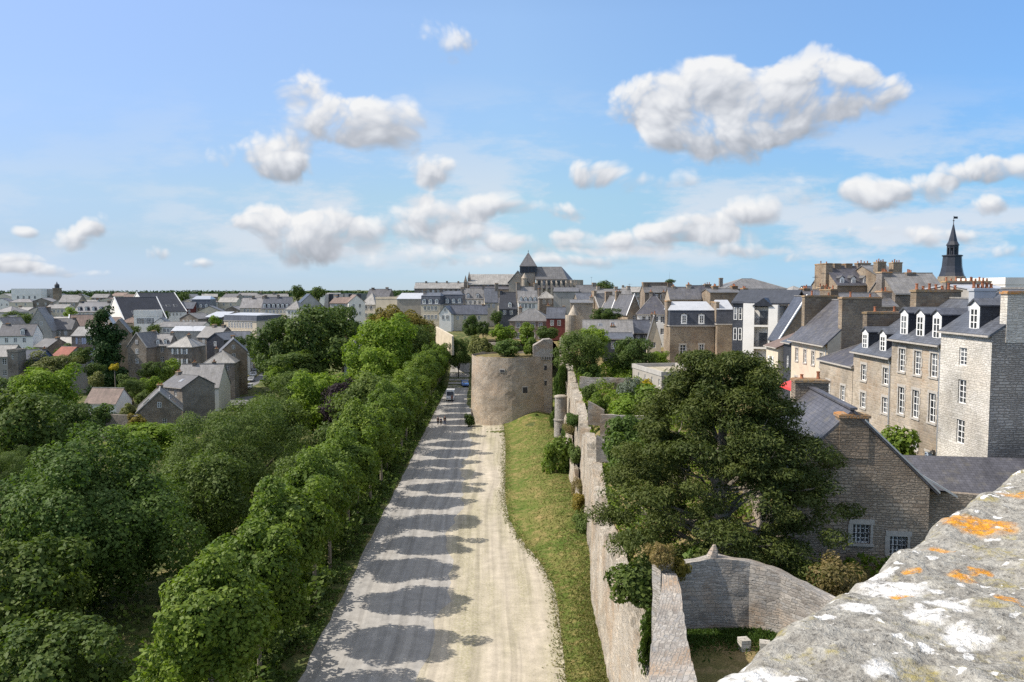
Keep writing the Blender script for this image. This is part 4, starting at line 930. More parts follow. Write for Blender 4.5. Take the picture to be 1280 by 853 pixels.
H('white modern apartment slab with rooftop plant, far left on the skyline',16,50,369,361,520,14,'flat','white','concrete',8,rows=3,cols=4,win=(1.3,2.0),kind='apartment_building',cat='apartments')
H('grey balconied wing of the white apartment slab',50,64,368,361.5,530,14,'flat','concrete','concrete',8,rows=4,cols=3,win=(1.8,1.6),kind='apartment_building',cat='apartments')
H('long white low building with a row of dark windows',196,252,409,403,300,10,'gx','white','slate',-3,rows=1,cols=9,win=(1.1,1.4),kind='school_building',cat='building')
H('white gabled annex left of the long white low building',188,214,408,398,306,9,'gy','white','slate',16,rows=1,cols=2)
H('long green-grey shed roof in front of the long white low building',214,256,414,408,282,8,'gx','concrete','zincpale',-2,rows=0,cols=0,kind='storage_building',cat='building')
t = H('modern hall with steep black roof, white gable edge, left one of two',164,200,399,372,330,20,'gx','white','slateblack',46,rows=1,cols=8,sky=[('f',.3,.3,1.6,1.6),('f',.45,.3,1.6,1.6),('f',.6,.3,1.6,1.6)],coping='frame',kind='modern_hall',cat='hall')
t = H('modern hall with steep black roof, tall white gable, right taller one of two',194,226,390,366.5,385,26,'gx','white','slateblack',48,rows=1,cols=8,sky=[('f',.4,.3,1.8,1.8),('f',.6,.3,1.8,1.8),('f',.8,.3,1.8,1.8)],coping='frame',kind='modern_hall',cat='hall')
H('glass-fronted entrance block before the left black-roofed hall',168,195,396,388,318,7,'flat','white','concrete',6,rows=1,cols=7,win=(1.1,2.4),kind='entrance_block',cat='building')
H('pale flat-topped block with a dark attic storey, by the big dark trees',276,324,401,391,272,13,'mansard','cream','slateblue',-24,rows=2,cols=9,win=(.8,1.9),zm=None,top='zincpale',lwin=(2,4),kind='hotel_building',cat='hotel',ins=.3)
H('brown tower block with pale corner strips among the left roofs',240,262,385,370,400,12,'mansard','brownstone','slateblue',6,rows=2,cols=3,dorm=(-.3,0,.3),win=(1.2,2))
H('house with red-brown wall panel left of the brown tower block',222,241,386,378,395,10,'gx','redboards','slateblue',2,rows=1,cols=3)
H('low black flat-roofed building left of the pale flat-topped block',254,278,397,391,330,10,'shed','slatewall','zincpale',-10,rows=1,cols=2,kind='shop_building',cat='building')
H('long dormered terrace with cream walls, left of the dark gabled roofs',300,332,385,373,345,10,'gx','cream','slatepale',2,rows=2,cols=6,win=(.9,1.5),chim=[(-.1,.5,.8,1.6,1),(.3,.5,.8,1.6,1)])
H('blue-slated terrace with six dormers, right half of the long terrace',327,362,386,372,340,10,'gx','pink','slateblue',2,rows=1,cols=6,dorm=(-.4,-.24,-.08,.08,.24,.4),dsz=(1,1.5),chim=[(-.45,.5,.8,1.6,1),(0,.5,.8,1.6,1.2)])
H('white-fronted house with a pale hipped roof at the right end of the long terrace',357,374,387,376,335,9,'hip','white','slatepale',-8,rows=2,cols=3)
H('large steep dark roof with a pale left slope behind the dark trees',372,404,384,368,380,18,'gy','concrete','slateblack',20,rows=1,cols=3)
H('house with low slate roof and two chimneys on the skyline left of the dark trees',318,345,374,368,470,10,'gx','rubble','slate',4,rows=1,cols=4,chim=[(-.3,.5,.9,1.5,1.3),(.3,.5,.9,1.5,1.3)])
H('cream house with pinkish windows right of the dark finned hall',452,469,381,366,325,9,'hip','pink','slatepale',-10,rows=3,cols=2,win=(1.2,1.6))
H('tall narrow dark-roofed house behind the cream one with pinkish windows',458,486,372,362,345,10,'gx','rubble','slate',-6,rows=2,cols=3,chim=[(-.35,.5,1,1.6,.8),(.3,.5,1,1.6,1)])
H('plain beige cube-shaped building with one dark window pair',469,497,374,371.5,305,11,'flat','cream','concrete',-14,rows=1,cols=1,fwin=[(5.4,3.5,1.6,1.9),(3.2,3.5,1.6,1.9)],kind='beige_building',cat='building')
H('wide grey windowless building with a low white gable roof',496,532,374,367,290,16,'gx','greyrender','zincpale',-6,rows=0,cols=0,kind='storage_hall',cat='hall')
H('slate-mansard town house with white dormers, right of the grey windowless building',526,550,381,366,275,10,'mansard','cream','slateblue',-6,rows=2,cols=4,dorm=(-.33,0,.33),chim=[(-.45,.5,.9,1.5,1)],top='slateblue')
H('dark-roofed town house with a row of white dormers, behind the small white gable',548,578,380,364,282,10,'mansard','rubble','slateblue',-3,rows=2,cols=4,dorm=(-.38,-.13,.13,.38),chim=[(-.45,.5,.9,1.5,1),(.45,.5,.9,1.5,1)],top='slateblue')
H('small white gable-fronted house above the far end of the row of trees',549,564,392,383,258,7,'gy','white','slateblue',-8,rows=1,cols=2,attic=1)
H('low slate-roofed wing right of the small white gable',562,609,393,382,262,8,'gx','cream','slateblue',3,rows=1,cols=4,win=(.9,1.3),chim=[(.4,.5,.7,1.2,.4)])
H('long grey mansion roof with many chimneys on the skyline left of the church',518,584,361,354,335,12,'gx','rubble','slatepale',1,rows=1,cols=8,chim=[(-.3,.5,.7,1.4,.8),(-.1,.5,.7,1.4,.8),(.1,.5,.7,1.4,.9),(.32,.5,.7,1.4,.8)])
H('white-walled house with a slate roof and two dormers below the church nave',576,606,374,361,296,10,'gx','white','slate',2,rows=1,cols=4,dorm=(-.2,.2),chim=[(.45,.5,1,1.6,1.2),(-.45,.5,1,1.6,.6)])
H('steep blue-slated house left of the pale chimney wall under the church',606,622,378,361,286,10,'gx','cream','slateblue',4,rows=1,cols=2,chim=[(.47,.5,1.2,2.4,2.0)])
H('dark steep slate house with a tall pale chimney, below the church crossing',624,646,386,366,270,9,'gx','slatewall','slateblack',-6,rows=1,cols=2,dorm=(.1,),chim=[(.47,.5,.8,1.6,1.6,3),(-.47,.5,.8,1.6,1.0)])
H('steep pale slate roof with four small white dormers, right below the church tower',648,672,378,359,268,9,'gx','white','slatepale',4,rows=1,cols=4,dorm=(-.36,-.12,.12,.36),dsz=(.8,1.1),chim=[(-.47,.5,1.2,2.4,1.6),(.47,.5,1.2,2.4,1.4)])
H('house with a small pale hip roof left of the dark grey block',674,694,373,364,280,9,'hip','rubble','slatepale',4,rows=1,cols=2,chim=[(-.4,.5,1,1.6,1.0)])
H('broad dark grey windowless block right below the church choir',692,723,365,360,272,12,'gx','greyrender','slate',-6,rows=0,cols=0,kind='grey_building',cat='building')
H('stone villa with a slate hip roof and slate chimneys above the round tower',637,686,401,386,222,10,'hip','gablestone','slate',-10,rows=2,cols=4,win=(1.0,1.5),far=False,sur='granite',chim=[(-.3,.5,.9,1.6,.4),(.42,.5,.9,1.6,1.0)],lwin=(2,2))
H('narrow house clad in dark red boards under a slate roof',683,706,398,385,216,8,'gx','redboards','slateblue',-6,rows=1,cols=2,zb=12,chim=[(.4,.6,.7,1.0,.6)])
H('house with tall dark chimney block and white band, right of the dark grey block',722,747,366,357,282,9,'gx','white','slate',3,rows=1,cols=4,chim=[(.42,.5,1.4,2.0,1.0)])
H('blue-slated roof below the white-banded house',722,740,376,367,252,8,'gx','rubble','slateblue',5,rows=0,cols=0)
H('tan stone house end wall beside a small round stair tower',713,741,379,375.5,205,10,'gx','tanstone','slate',-4,rows=0,cols=0,far=False,chim=[(.47,.5,1.0,2.2,1.0)])
H('long slate-roofed range with skylights below the brown stone gables',729,791,417,401,172,9,'gx','rubble','slate',-5,rows=1,cols=5,sky=[('f',.35,.6,.9,1.0),('f',.6,.7,.9,1.0)],chim=[(.1,.25,1.0,.9,-1.0)],far=False)
H('dark slate lean-to range in front of the long slate-roofed range',756,791,424,417,160,7,'gx','slatewall','slateblue',-4,rows=1,cols=2)
H('short blue-slated house between the long range and the cream gable',790,815,416,401,176,8,'gx','slatewall','slateblue',2,rows=1,cols=2)
H('cream gable-end house left of the mansard house',809,826,428,397,150,9,'gy','cream','slate',-9,rows=1,cols=1,fwin=[(1.3,4.5,.7,1.1)],far=False,chim=[(0,.9,1.1,.7,.5)])
H('white-sided house with a dark slate roof, above the long slate range',797,836,393,367,196,10,'hip','white','slate',-12,rows=2,cols=4,win=(.9,1.5),lwin=(2,2),chim=[(-.1,.5,.9,1.6,.5),(.3,.5,.9,1.4,.5)])
H('brown stone gable house with stepped chimney, first of the row right of the small trees',748,770,385,368,232,9,'gx','brownstone','slate',14,rows=1,cols=2,chim=[(-.47,.5,.8,2.2,1.0),(.47,.5,.8,2.2,.8)],coping='granite')
H('brown stone gable house, middle of the row right of the small trees',768,786,390,371,220,10,'gy','brownstone','slate',16,rows=1,cols=1,chim=[(0,.95,2.0,.8,1.4)],coping='granite')
H('brown stone gable house, last of the row with a pale verge',784,802,392,369,212,10,'gy','brownstone','slate',20,rows=1,cols=1,chim=[(0,.95,1.6,.8,1.0)],coping='frame')
H('house with orange chimney pots behind the brown stone gables',745,790,369,362,270,9,'gx','tanstone','slate',0,rows=1,cols=4,chim=[(-.4,.5,1.1,2.0,1.2,3),(.1,.5,1.1,2.0,1.0,3),(.45,.5,1.1,2.0,1.2,3)])
# ---- mid right
H('long stone house with wide chimney stacks on the skyline right of centre',806,842,366,357,240,9,'gx','brownstone','slate',0,rows=1,cols=4,chim=[(-.42,.5,1.4,3,1.0),(0,.5,6.0,1.2,1.0),(.45,.5,1.6,3,.8)])
H('slate-roofed house behind the mansard house, with a brick-coloured chimney',838,876,374,360,180,9,'gx','tanstone','slate',-3,rows=0,cols=0,chim=[(-.3,.5,.8,1.4,.4,2),(.2,.5,1.0,1.6,.8,3)])
H('steep slate roof with stone chimney right of the brick-coloured one',868,893,373,358,188,9,'gx','rubble','slate',5,rows=0,cols=0,chim=[(.45,.5,1.6,1.4,.5,3)])
H('big church-like slate roof on the skyline, right of centre',906,983,361,348.5,205,14,'hip','rubble','slate',2,rows=0,cols=0,kind='chapel',cat='chapel',chim=[(-.44,.5,.9,.9,.2,0)])
H('brown roofed house with orange pots in front of the church-like roof',888,925,366,362,172,9,'gx','brownstone','slate',-2,rows=0,cols=0,chim=[(-.2,.5,1.2,2.2,.8,4),(.46,.5,1.2,2.2,.8,3)])
H('low slate house with a long ridge and orange pots, right of the church-like roof',935,992,369,363,178,9,'gx','rubble','slate',2,rows=0,cols=0,chim=[(-.45,.5,1,2,.5,3)])
H('stone mansard house with zinc top and white windows, facing the rampart garden',838,893,407,377,140,8,'mansard','brownstone','slatewall',-3,zm=zv(388,140),rows=0,cols=0,fwin=[(2.3,4.3,1.0,1.5),(5.6,4.4,.8,1.5),(2.3,1.0,1.0,1.6),(5.6,1.0,.8,1.5)],dorm=(-.19,.2),dsz=(1.0,1.6),sur='granite',far=False,ins=.5,top='zincpale',
  chim=[(-.48,.5,.7,3.0,.2,0)])
H('narrow stone mansard house with zinc top, squeezed beside the white modern block',897,917,405,375,138,8,'mansard','brownstone','slatewall',-3,zm=zv(387,138),rows=0,cols=0,ins=.5,top='zincpale',chim=[(-.45,.4,.5,5.0,-.3,0)],far=False)
H('low pale flat-roofed building with small windows in the rampart garden',826,888,470,464.5,114,13,'flat','greyrender','gravel',10,rows=1,cols=0,zb=10.2,lwin=[(3,1.7,.6,1.0),(6,1.7,.6,1.0),(9,1.7,.6,1.0),(12,1.7,.6,1.0)],roofend='concrete',kind='annex_building',cat='building')
# ---- far rows of roofs, filling the town to the skyline
rf = random.Random(21)
ORDL = ['leftmost','second','third','fourth','fifth','sixth','seventh','eighth','ninth','tenth','eleventh','twelfth','thirteenth','fourteenth','fifteenth','sixteenth','seventeenth','eighteenth','nineteenth','twentieth','twenty-first','twenty-second','twenty-third','twenty-fourth','twenty-fifth','twenty-sixth','twenty-seventh','twenty-eighth']
def far_row(us, Y, vr, dv, wpx, text, grp, skip=(), rot=22):
    n = -1
    for i, u in enumerate(us):
        y = Y + rf.uniform(-.05, .05)*Y; wd = wpx*rf.uniform(.75, 1.3); r0 = vr + rf.uniform(-dv, dv)
        rt = rf.choice(['gx','gx','gy','gy','hip']); wm = rf.choice(['white','white','cream','cream','greyrender','rubble','pink','concrete']); rm = rf.choice(['slate','slate','slateblue','slatepale','slatepale','tilebrown'])
        e = rf.uniform(4, 6); dp = rf.uniform(8, 11); ro = rf.uniform(-rot, rot); cc_ = rf.choice([2,3,4]); ch_ = rf.random() < .8; cx_ = rf.choice([-.44,.44])
        if i in skip: continue          # stands wholly behind other houses
        n += 1
        H((f'{ORDL[n]} house from left in ' if n else 'leftmost house in ') + text, u - wd/2, u + wd/2, r0 + e*300/y*1.6, r0, y, dp, rt, wm, rm, ro, rows=2, cols=cc_, far=True,
          chim=[(cx_, .5, .9, 1.5, .9)] if ch_ and rt == 'gx' else [], group=grp)
far_row([4,24,76,100,124,146,166,236,262,286,308,330,352,412,432,456,480,504], 640, 367.2, 1.0, 21, 'the farthest row of roofs along the skyline at left', 'farthest roofs at left', (1,11,15,16))
far_row([2,26,52,78,108,134,158,234,258,284,306], 470, 374, 1.8, 24, 'the second farthest row of roofs at left', 'second row of far roofs', (6,))
far_row([3,24,46,70,140,162,262,290], 385, 383, 2.5, 25, 'the third row of far roofs at left', 'third row of far roofs', (4,5))
far_row([10,32,76,108,150,172,236], 318, 395, 3, 26, 'the fourth row of roofs at left', 'fourth row of roofs', (1,3,5))
far_row([735,760,790,812,848,868,890,1000,1020], 330, 358.5, 1.0, 22, 'the distant roofs right of the church', 'distant roofs right of the church', (0,3,5,6))
far_row([425,446,536,562,598,620,640,705], 315, 371, 2.5, 22, 'the roofs gathered below the church', 'roofs below the church', (2,3,4,6,7))
# ------------------------------------------------------------------ the street of tall houses at the right (fronts face the rampart)
W90 = R(-90)
ZS = 11.0
def street(label, Xf, y0, y1, dep, ze, zr, wm, rm, fw, **k):
    L = y1 - y0
    return house(label, Xf, (y0+y1)/2, W90, L, dep, ZS, ze, zr, 'gx', wm, rm, far=False, fwin=[((y1-y)if False else (y1-y), z-ZS, a, b) for y, z, a, b in fw], **k)
def yz(u, v, X):        # a point (photo u, v) on the plane x = X
    d = dr(u, v); t = X/d[0]; return t*d[1], HC + t*d[2]
def wlist(X, L):        # windows from photo corners (u centre, v top, v bottom, width m)
    out = []
    for u, v0, v1, ww in L:
        y, zt = yz(u, v0, X); _, zb_ = yz(u, v1, X); out.append((y, zb_, ww, zt - zb_))
    return out
X1 = 32.4
b1 = street('tall house of bright pale rubble stone with a blank shaded gable, at the right edge', X1, 52.8, 59.1, 9, 22.9, 25.9, 'whitestone', 'slateblue',
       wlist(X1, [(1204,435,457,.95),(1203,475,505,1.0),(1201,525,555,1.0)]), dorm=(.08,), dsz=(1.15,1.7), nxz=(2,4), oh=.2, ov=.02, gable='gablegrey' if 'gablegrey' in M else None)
chimney_part(b1, 2.45, 3.2, .9, 8.2, 11.4, 14.9, 'whitestone', 0)
chimney_part(b1, -3.2, -2.5, 2.0, 3.6, 10, 15.1, 'zincpale', 5, cap='zincpale')
b2 = street('tall tan stone house with nine tall white windows and three dormers', 32.6, 59.15, 67.1, 9, 21.9, 25.1, 'tanstone', 'slateblue',
       wlist(32.6, [(1128,436,465,1.0),(1147.5,439,469,1.0),(1168,442,472,1.0),(1127,484,518,1.0),(1145,488,523,1.0),(1166,492,529,1.0),(1124.5,538,556,1.0),(1143,544,562,1.0)]), dorm=(-.33,0,.31), dsz=(1.2,1.85), nxz=(2,4), sur='granite', oh=.35, ov=.02, door=[(.83,1.1,2.3,'shutter')])
chimney_part(b2, -4.3, -3.3, 1.6, 5.4, 9.5, 15.0, 'brownstone', 7)
b3 = street('lower tan stone house with two dormers, left of the tall tan one', 32.7, 67.15, 74.8, 9, 20.2, 23.5, 'tanstone', 'slateblue',
       wlist(32.7, [(1080,456,476,1.0),(1107.5,460,481,1.0),(1079,491,510,1.0),(1106.5,497,517,1.0)]), dorm=(-.28,.18), dsz=(1.15,1.55), nxz=(2,3), sur='granite', oh=.3, ov=.02)
chimney_part(b3, -4.1, -3.2, .9, 4.6, 8, 12.9, 'brownstone', 2)
b4 = house('small stone house with a hipped grey slate roof, left of the lower tan house', 32.7, 78.9, W90, 8.0, 9, ZS, 18.6, 21.2, 'hip', 'tanstone', 'slate', fwin=[(y, z-ZS, a, b) for y, z, a, b in [(82.9-77.0+0,15.0,.95,1.5),(82.9-80.6,15.1,.95,1.5)]], nxz=(2,3), sur='granite')
b5 = street('cream-rendered house with a steep slate roof and small windows, behind the hipped one', 33.6, 83.2, 94.0, 9, 20.3, 24.6, 'cream', 'slate',
       [(y, z, .8, 1.5) for y in (84.8,87.2,89.6,92.2) for z in (17.6,14.2)], nxz=(2,3), oh=.45, ov=.02, sur='granite', door=[(.5,1.2,2.2,'frame')])
chimney_part(b5, -5.6, -4.7, 1.2, 5.2, 8, 14.3, 'brownstone', 2)
chimney_part(b5, 4.5, 5.43, 1.4, 5.6, 8, 14.2, 'brownstone', 2)
b6 = house('dark slate-hung narrow house beside the cream-rendered house', 34.4, 97.6, W90, 3.0, 8, ZS, 19.4, 21.0, 'gx', 'slatewall', 'slateblue', fwin=[(1.5,5.2,.8,1.6)], rows=0)
b7 = house('small pale yellow house with a shuttered window, left of the slate-hung one', 33.8, 101.6, W90, 4.6, 8, ZS, 18.6, 20.2, 'gx', 'cream', 'tilebrown', fwin=[(2.0,4.6,1.0,1.7)], shut='frame', rows=0, chim=[(.45,.5,.8,1.2,.8,3)])
# stone gable house with the long verge, behind
H('large stone gable with a slate-lined slanting verge, right of the white modern block',975,1040,424,372,112,4,'gy','brownstone','slateblue',4,rows=0,cols=0,zb=11,far=False,coping='frame',kind='gable_house',chim=[(.47,.15,1.1,3.4,1.2,3)],ov=.1)
for b_, lx, top in ((b2, 3.82, 10.7), (b3, 3.66, 9.0), (b5, 5.2, 9.0)):     # rainwater pipes
    q = MB(); q.tube([(lx,-.30,top),(lx,-.12,top-.5),(lx,-.10,.0)], [.055,.055,.055], 7); q.obj('downpipe', M['zinc'], b_)
# white modern block
def modern_block():
    Y = 126; x0, x1 = xu(916,400,Y), xu(966,400,Y); W = x1-x0; t = thing('white_apartment_building', 'white modern apartment block with slate panels and two dark balconies', 'apartments', ((x0+x1)/2, Y, 11), R(-30))
    hw = W/2; ze = zv(384,Y)-11; mb = MB()
    mb.box(-hw, hw, .0, 11, 0, ze); mb.obj('wall', M['white'], t)
    s = MB(); s.box(-hw-.02, -hw+1.75, -.05, -.004, 2.2, ze+.9); s.obj('slate_panel', M['slatewall'], t)
    for x in (-hw+.45, -hw+1.25):
        for z in (ze-2.1, ze-5.4): add_window(t, x, -.08, z, 0, .55, 2.0, 1, 2, 'frame', True)
    r = MB(); k = 1.0
    r.prism([(-.5, ze+.9-.4),(5.5,ze+2.5),(11.4,ze+.9-.4),(11.4,ze+.7),(5.5,ze+2.75),(-.5,ze+.7)], 'x', -hw-.2, hw+3.2); r.face([(-hw,0,ze),(-hw,11,ze),(-hw,5.5,ze+2.4)]); r.obj('roof', M['slateblack'], t)
    sb = MB(); sb.box(-.6,.6,-.55,.55,0,.06); o = sb.obj('skylight', M['zincpale'], t); o.location = (1.6, 3.0, ze+1.78); o.rotation_euler = (math.atan(2/6), 0, 0)
    b = MB(); b.box(-hw+2.0, -hw+2.5, -1.4, -.003, 0, ze+.6); b.box(-hw+2.5, -hw+3.75, -1.4, -1.2, 0, ze+.6); b.box(hw-.5, hw+.9, -1.4, -.003, 0, ze+.4); b.obj('bay_wall', M['white'], t)
    sl = MB(); sl.box(-hw+3.76, hw-.51, -1.4, -.003, ze-3.1, ze-2.8); sl.obj('balcony_floor', M['white'], t); sl = MB(); sl.box(-hw+3.76, hw-.51, -1.4, -.003, ze-6.6, ze-6.3); sl.obj('balcony_floor', M['white'], t)
    for z in (ze-2.8, ze-6.3):
        g = MB(); g.box(-hw+4.3, hw-.9, -.06, -.01, z, z+2.2); g.obj('balcony_door', M['glass'], t)
        ra = MB(); n = 16; xa, xb = -hw+3.78, hw-.52
        for i in range(n+1): x = xa+(xb-xa)*i/n; ra.box(x-.025, x+.025, -1.38, -1.33, z, z+.95)
        ra.box(xa, xb, -1.4, -1.31, z+.95, z+1.02); ra.obj('railing', M['darkmetal'], t)
    d = MB(); d.prism([(-hw+3.4,ze+.2),(-hw+5.2,ze+1.5),(hw+.2,ze+.2)], 'y', -1.6, 3.0); d.obj('bay_roof', M['slateblack'], t)
modern_block()
# red awning
a = MB(); a.prism([(0,0),(2.0,-.7),(2.0,-.64),(0,.08)], 'y', -2.2, 2.2); a.box(1.98,2.02,-2.2,2.2,-.95,-.66)
o = a.obj('awning', M['redcloth']); tag(o, 'red fabric awning over the cream-rendered house terrace', 'awning'); o.location = (33.5, 89.6, 15.5); o.rotation_euler = (0,0,R(180))
# roofs and stacks behind the street
R1 = H('tall slate roof with five massive chimney stacks, left of the clock tower',1046,1104,356,334,150,11,'gx','brownstone','slate',3,rows=0,cols=0,zb=13,far=False,dorm=(-.38,-.13,.13,.36),dsz=(.8,1.0),
  chim=[(-.5,.55,1.3,5.0,.7,2),(-.25,.6,1.3,4.0,.7,0),(.02,.62,1.3,4.0,.7,0),(.36,.5,2.6,1.4,.8,4)])
R1b = H('blank brown gable block with stacks at the right end of the five-chimney roof',1097,1128,345,333,146,12,'gx','brownstone','slate',3,rows=0,cols=0,zb=13,far=False,chim=[(-.3,.1,1.6,1.6,.7,4),(.36,.1,1.7,1.6,.6,4)])
H('steep slate roof with white gable dormers between the stacks and the clock tower',1120,1182,367,343,120,10,'gx','rubble','slate',-3,rows=0,cols=0,zb=12,far=False,chim=[(-.46,.5,1.6,2.2,.4,3),(.05,.5,1.4,1.6,.3,3)])
H('flat-topped pale building behind the zinc chimney at the right edge',1256,1300,356,347,120,12,'flat','white','zinc',3,rows=1,cols=3,zb=12,far=False,kind='pale_building',cat='building')
H('low zinc-roofed house with a row of orange pots, right of the clock tower',1212,1262,362,357,100,10,'gx','greyrender','zincpale',2,rows=0,cols=0,zb=12,far=False,chim=[(-.2,.5,4.0,1.0,.6,6),(.36,.5,2.6,1.0,.6,5)])
H('brown stone house with wide flat stack, left of the five-chimney roof',1012,1052,372,364,128,9,'gx','brownstone','slate',2,rows=0,cols=0,zb=12,far=False,chim=[(.3,.5,1.6,1.6,.7,3),(-.3,.5,1.0,1.6,.5,3)])
H('slate roof wedge between the five-chimney roof and the big stone stacks',1054,1120,383,368,110,10,'gx','rubble','slate',-4,rows=0,cols=0,zb=12,far=False,chim=[(.46,.4,1.4,2.4,.5,2)])

# ------------------------------------------------------------------ clock tower
def clock_tower():
    Y = 205.0; X = xu(1190.5, 320, Y); z = lambda v: zv(v, Y); k = Y/980
    t = thing('clock_tower', 'slate-clad clock tower with a pointed spire and weathervane, at right', 'tower', (X, Y, 11), R(8)); zz = lambda v: z(v) - 11
    s = MB(); hw = 14.5*k
    s.prism([(-hw-.6,-hw-.6),(hw+.6,-hw-.6),(hw+.6,hw+.6),(-hw-.6,hw+.6)], 'z', 0, zz(362)); s.lathe([(16*k*1.05, zz(362)), (15.2*k*1.05, zz(346)), (13*k*1.05, zz(345.5))], 8, rot=R(22.5)); s.obj('shaft', M['brownstone'], t)
    r = MB(); r.lathe([(15.6*k, zz(347.5)), (13.2*k, zz(341)), (11.6*k, zz(333)), (10.8*k, zz(321)), (12.0*k, zz(320.6)), (12.0*k, zz(319.2)), (7*k, zz(318.6))], 8, rot=R(22.5)); r.obj('slate_drum', M['slateblack'], t)
    l = MB()
    for i in range(8):
        a = R(22.5 + 45*i); x, y = 5.6*k*math.cos(a), 5.6*k*math.sin(a); l.tube([(x,y,zz(319)),(x,y,zz(307))], [.24,.24], 6)
    l.lathe([(3.0*k, zz(319)), (2.4*k, zz(312)), (3.0*k, zz(307))], 8); l.lathe([(6.3*k, zz(310)), (6.3*k, zz(306.5))], 8, rot=R(22.5)); l.obj('lantern', M['slateblack'], t)
    p = MB(); p.lathe([(7.6*k, zz(307.2)), (7.6*k, zz(306.4)), (5.2*k, zz(302)), (3.4*k, zz(294)), (.7*k, zz(281)), (0, zz(280))], 8, rot=R(22.5)); p.obj('spire', M['slateblack'], t)
    v = MB(); v.tube([(0,0,zz(282)),(0,0,zz(270))], [.10,.06], 6); v.box(0,1.1,-.05,.05,zz(273.6),zz(270.8)); v.lathe([(0,zz(277)),(.28,zz(276)),(0,zz(275))], 8); v.obj('weathervane', M['darkmetal'], t)
clock_tower()

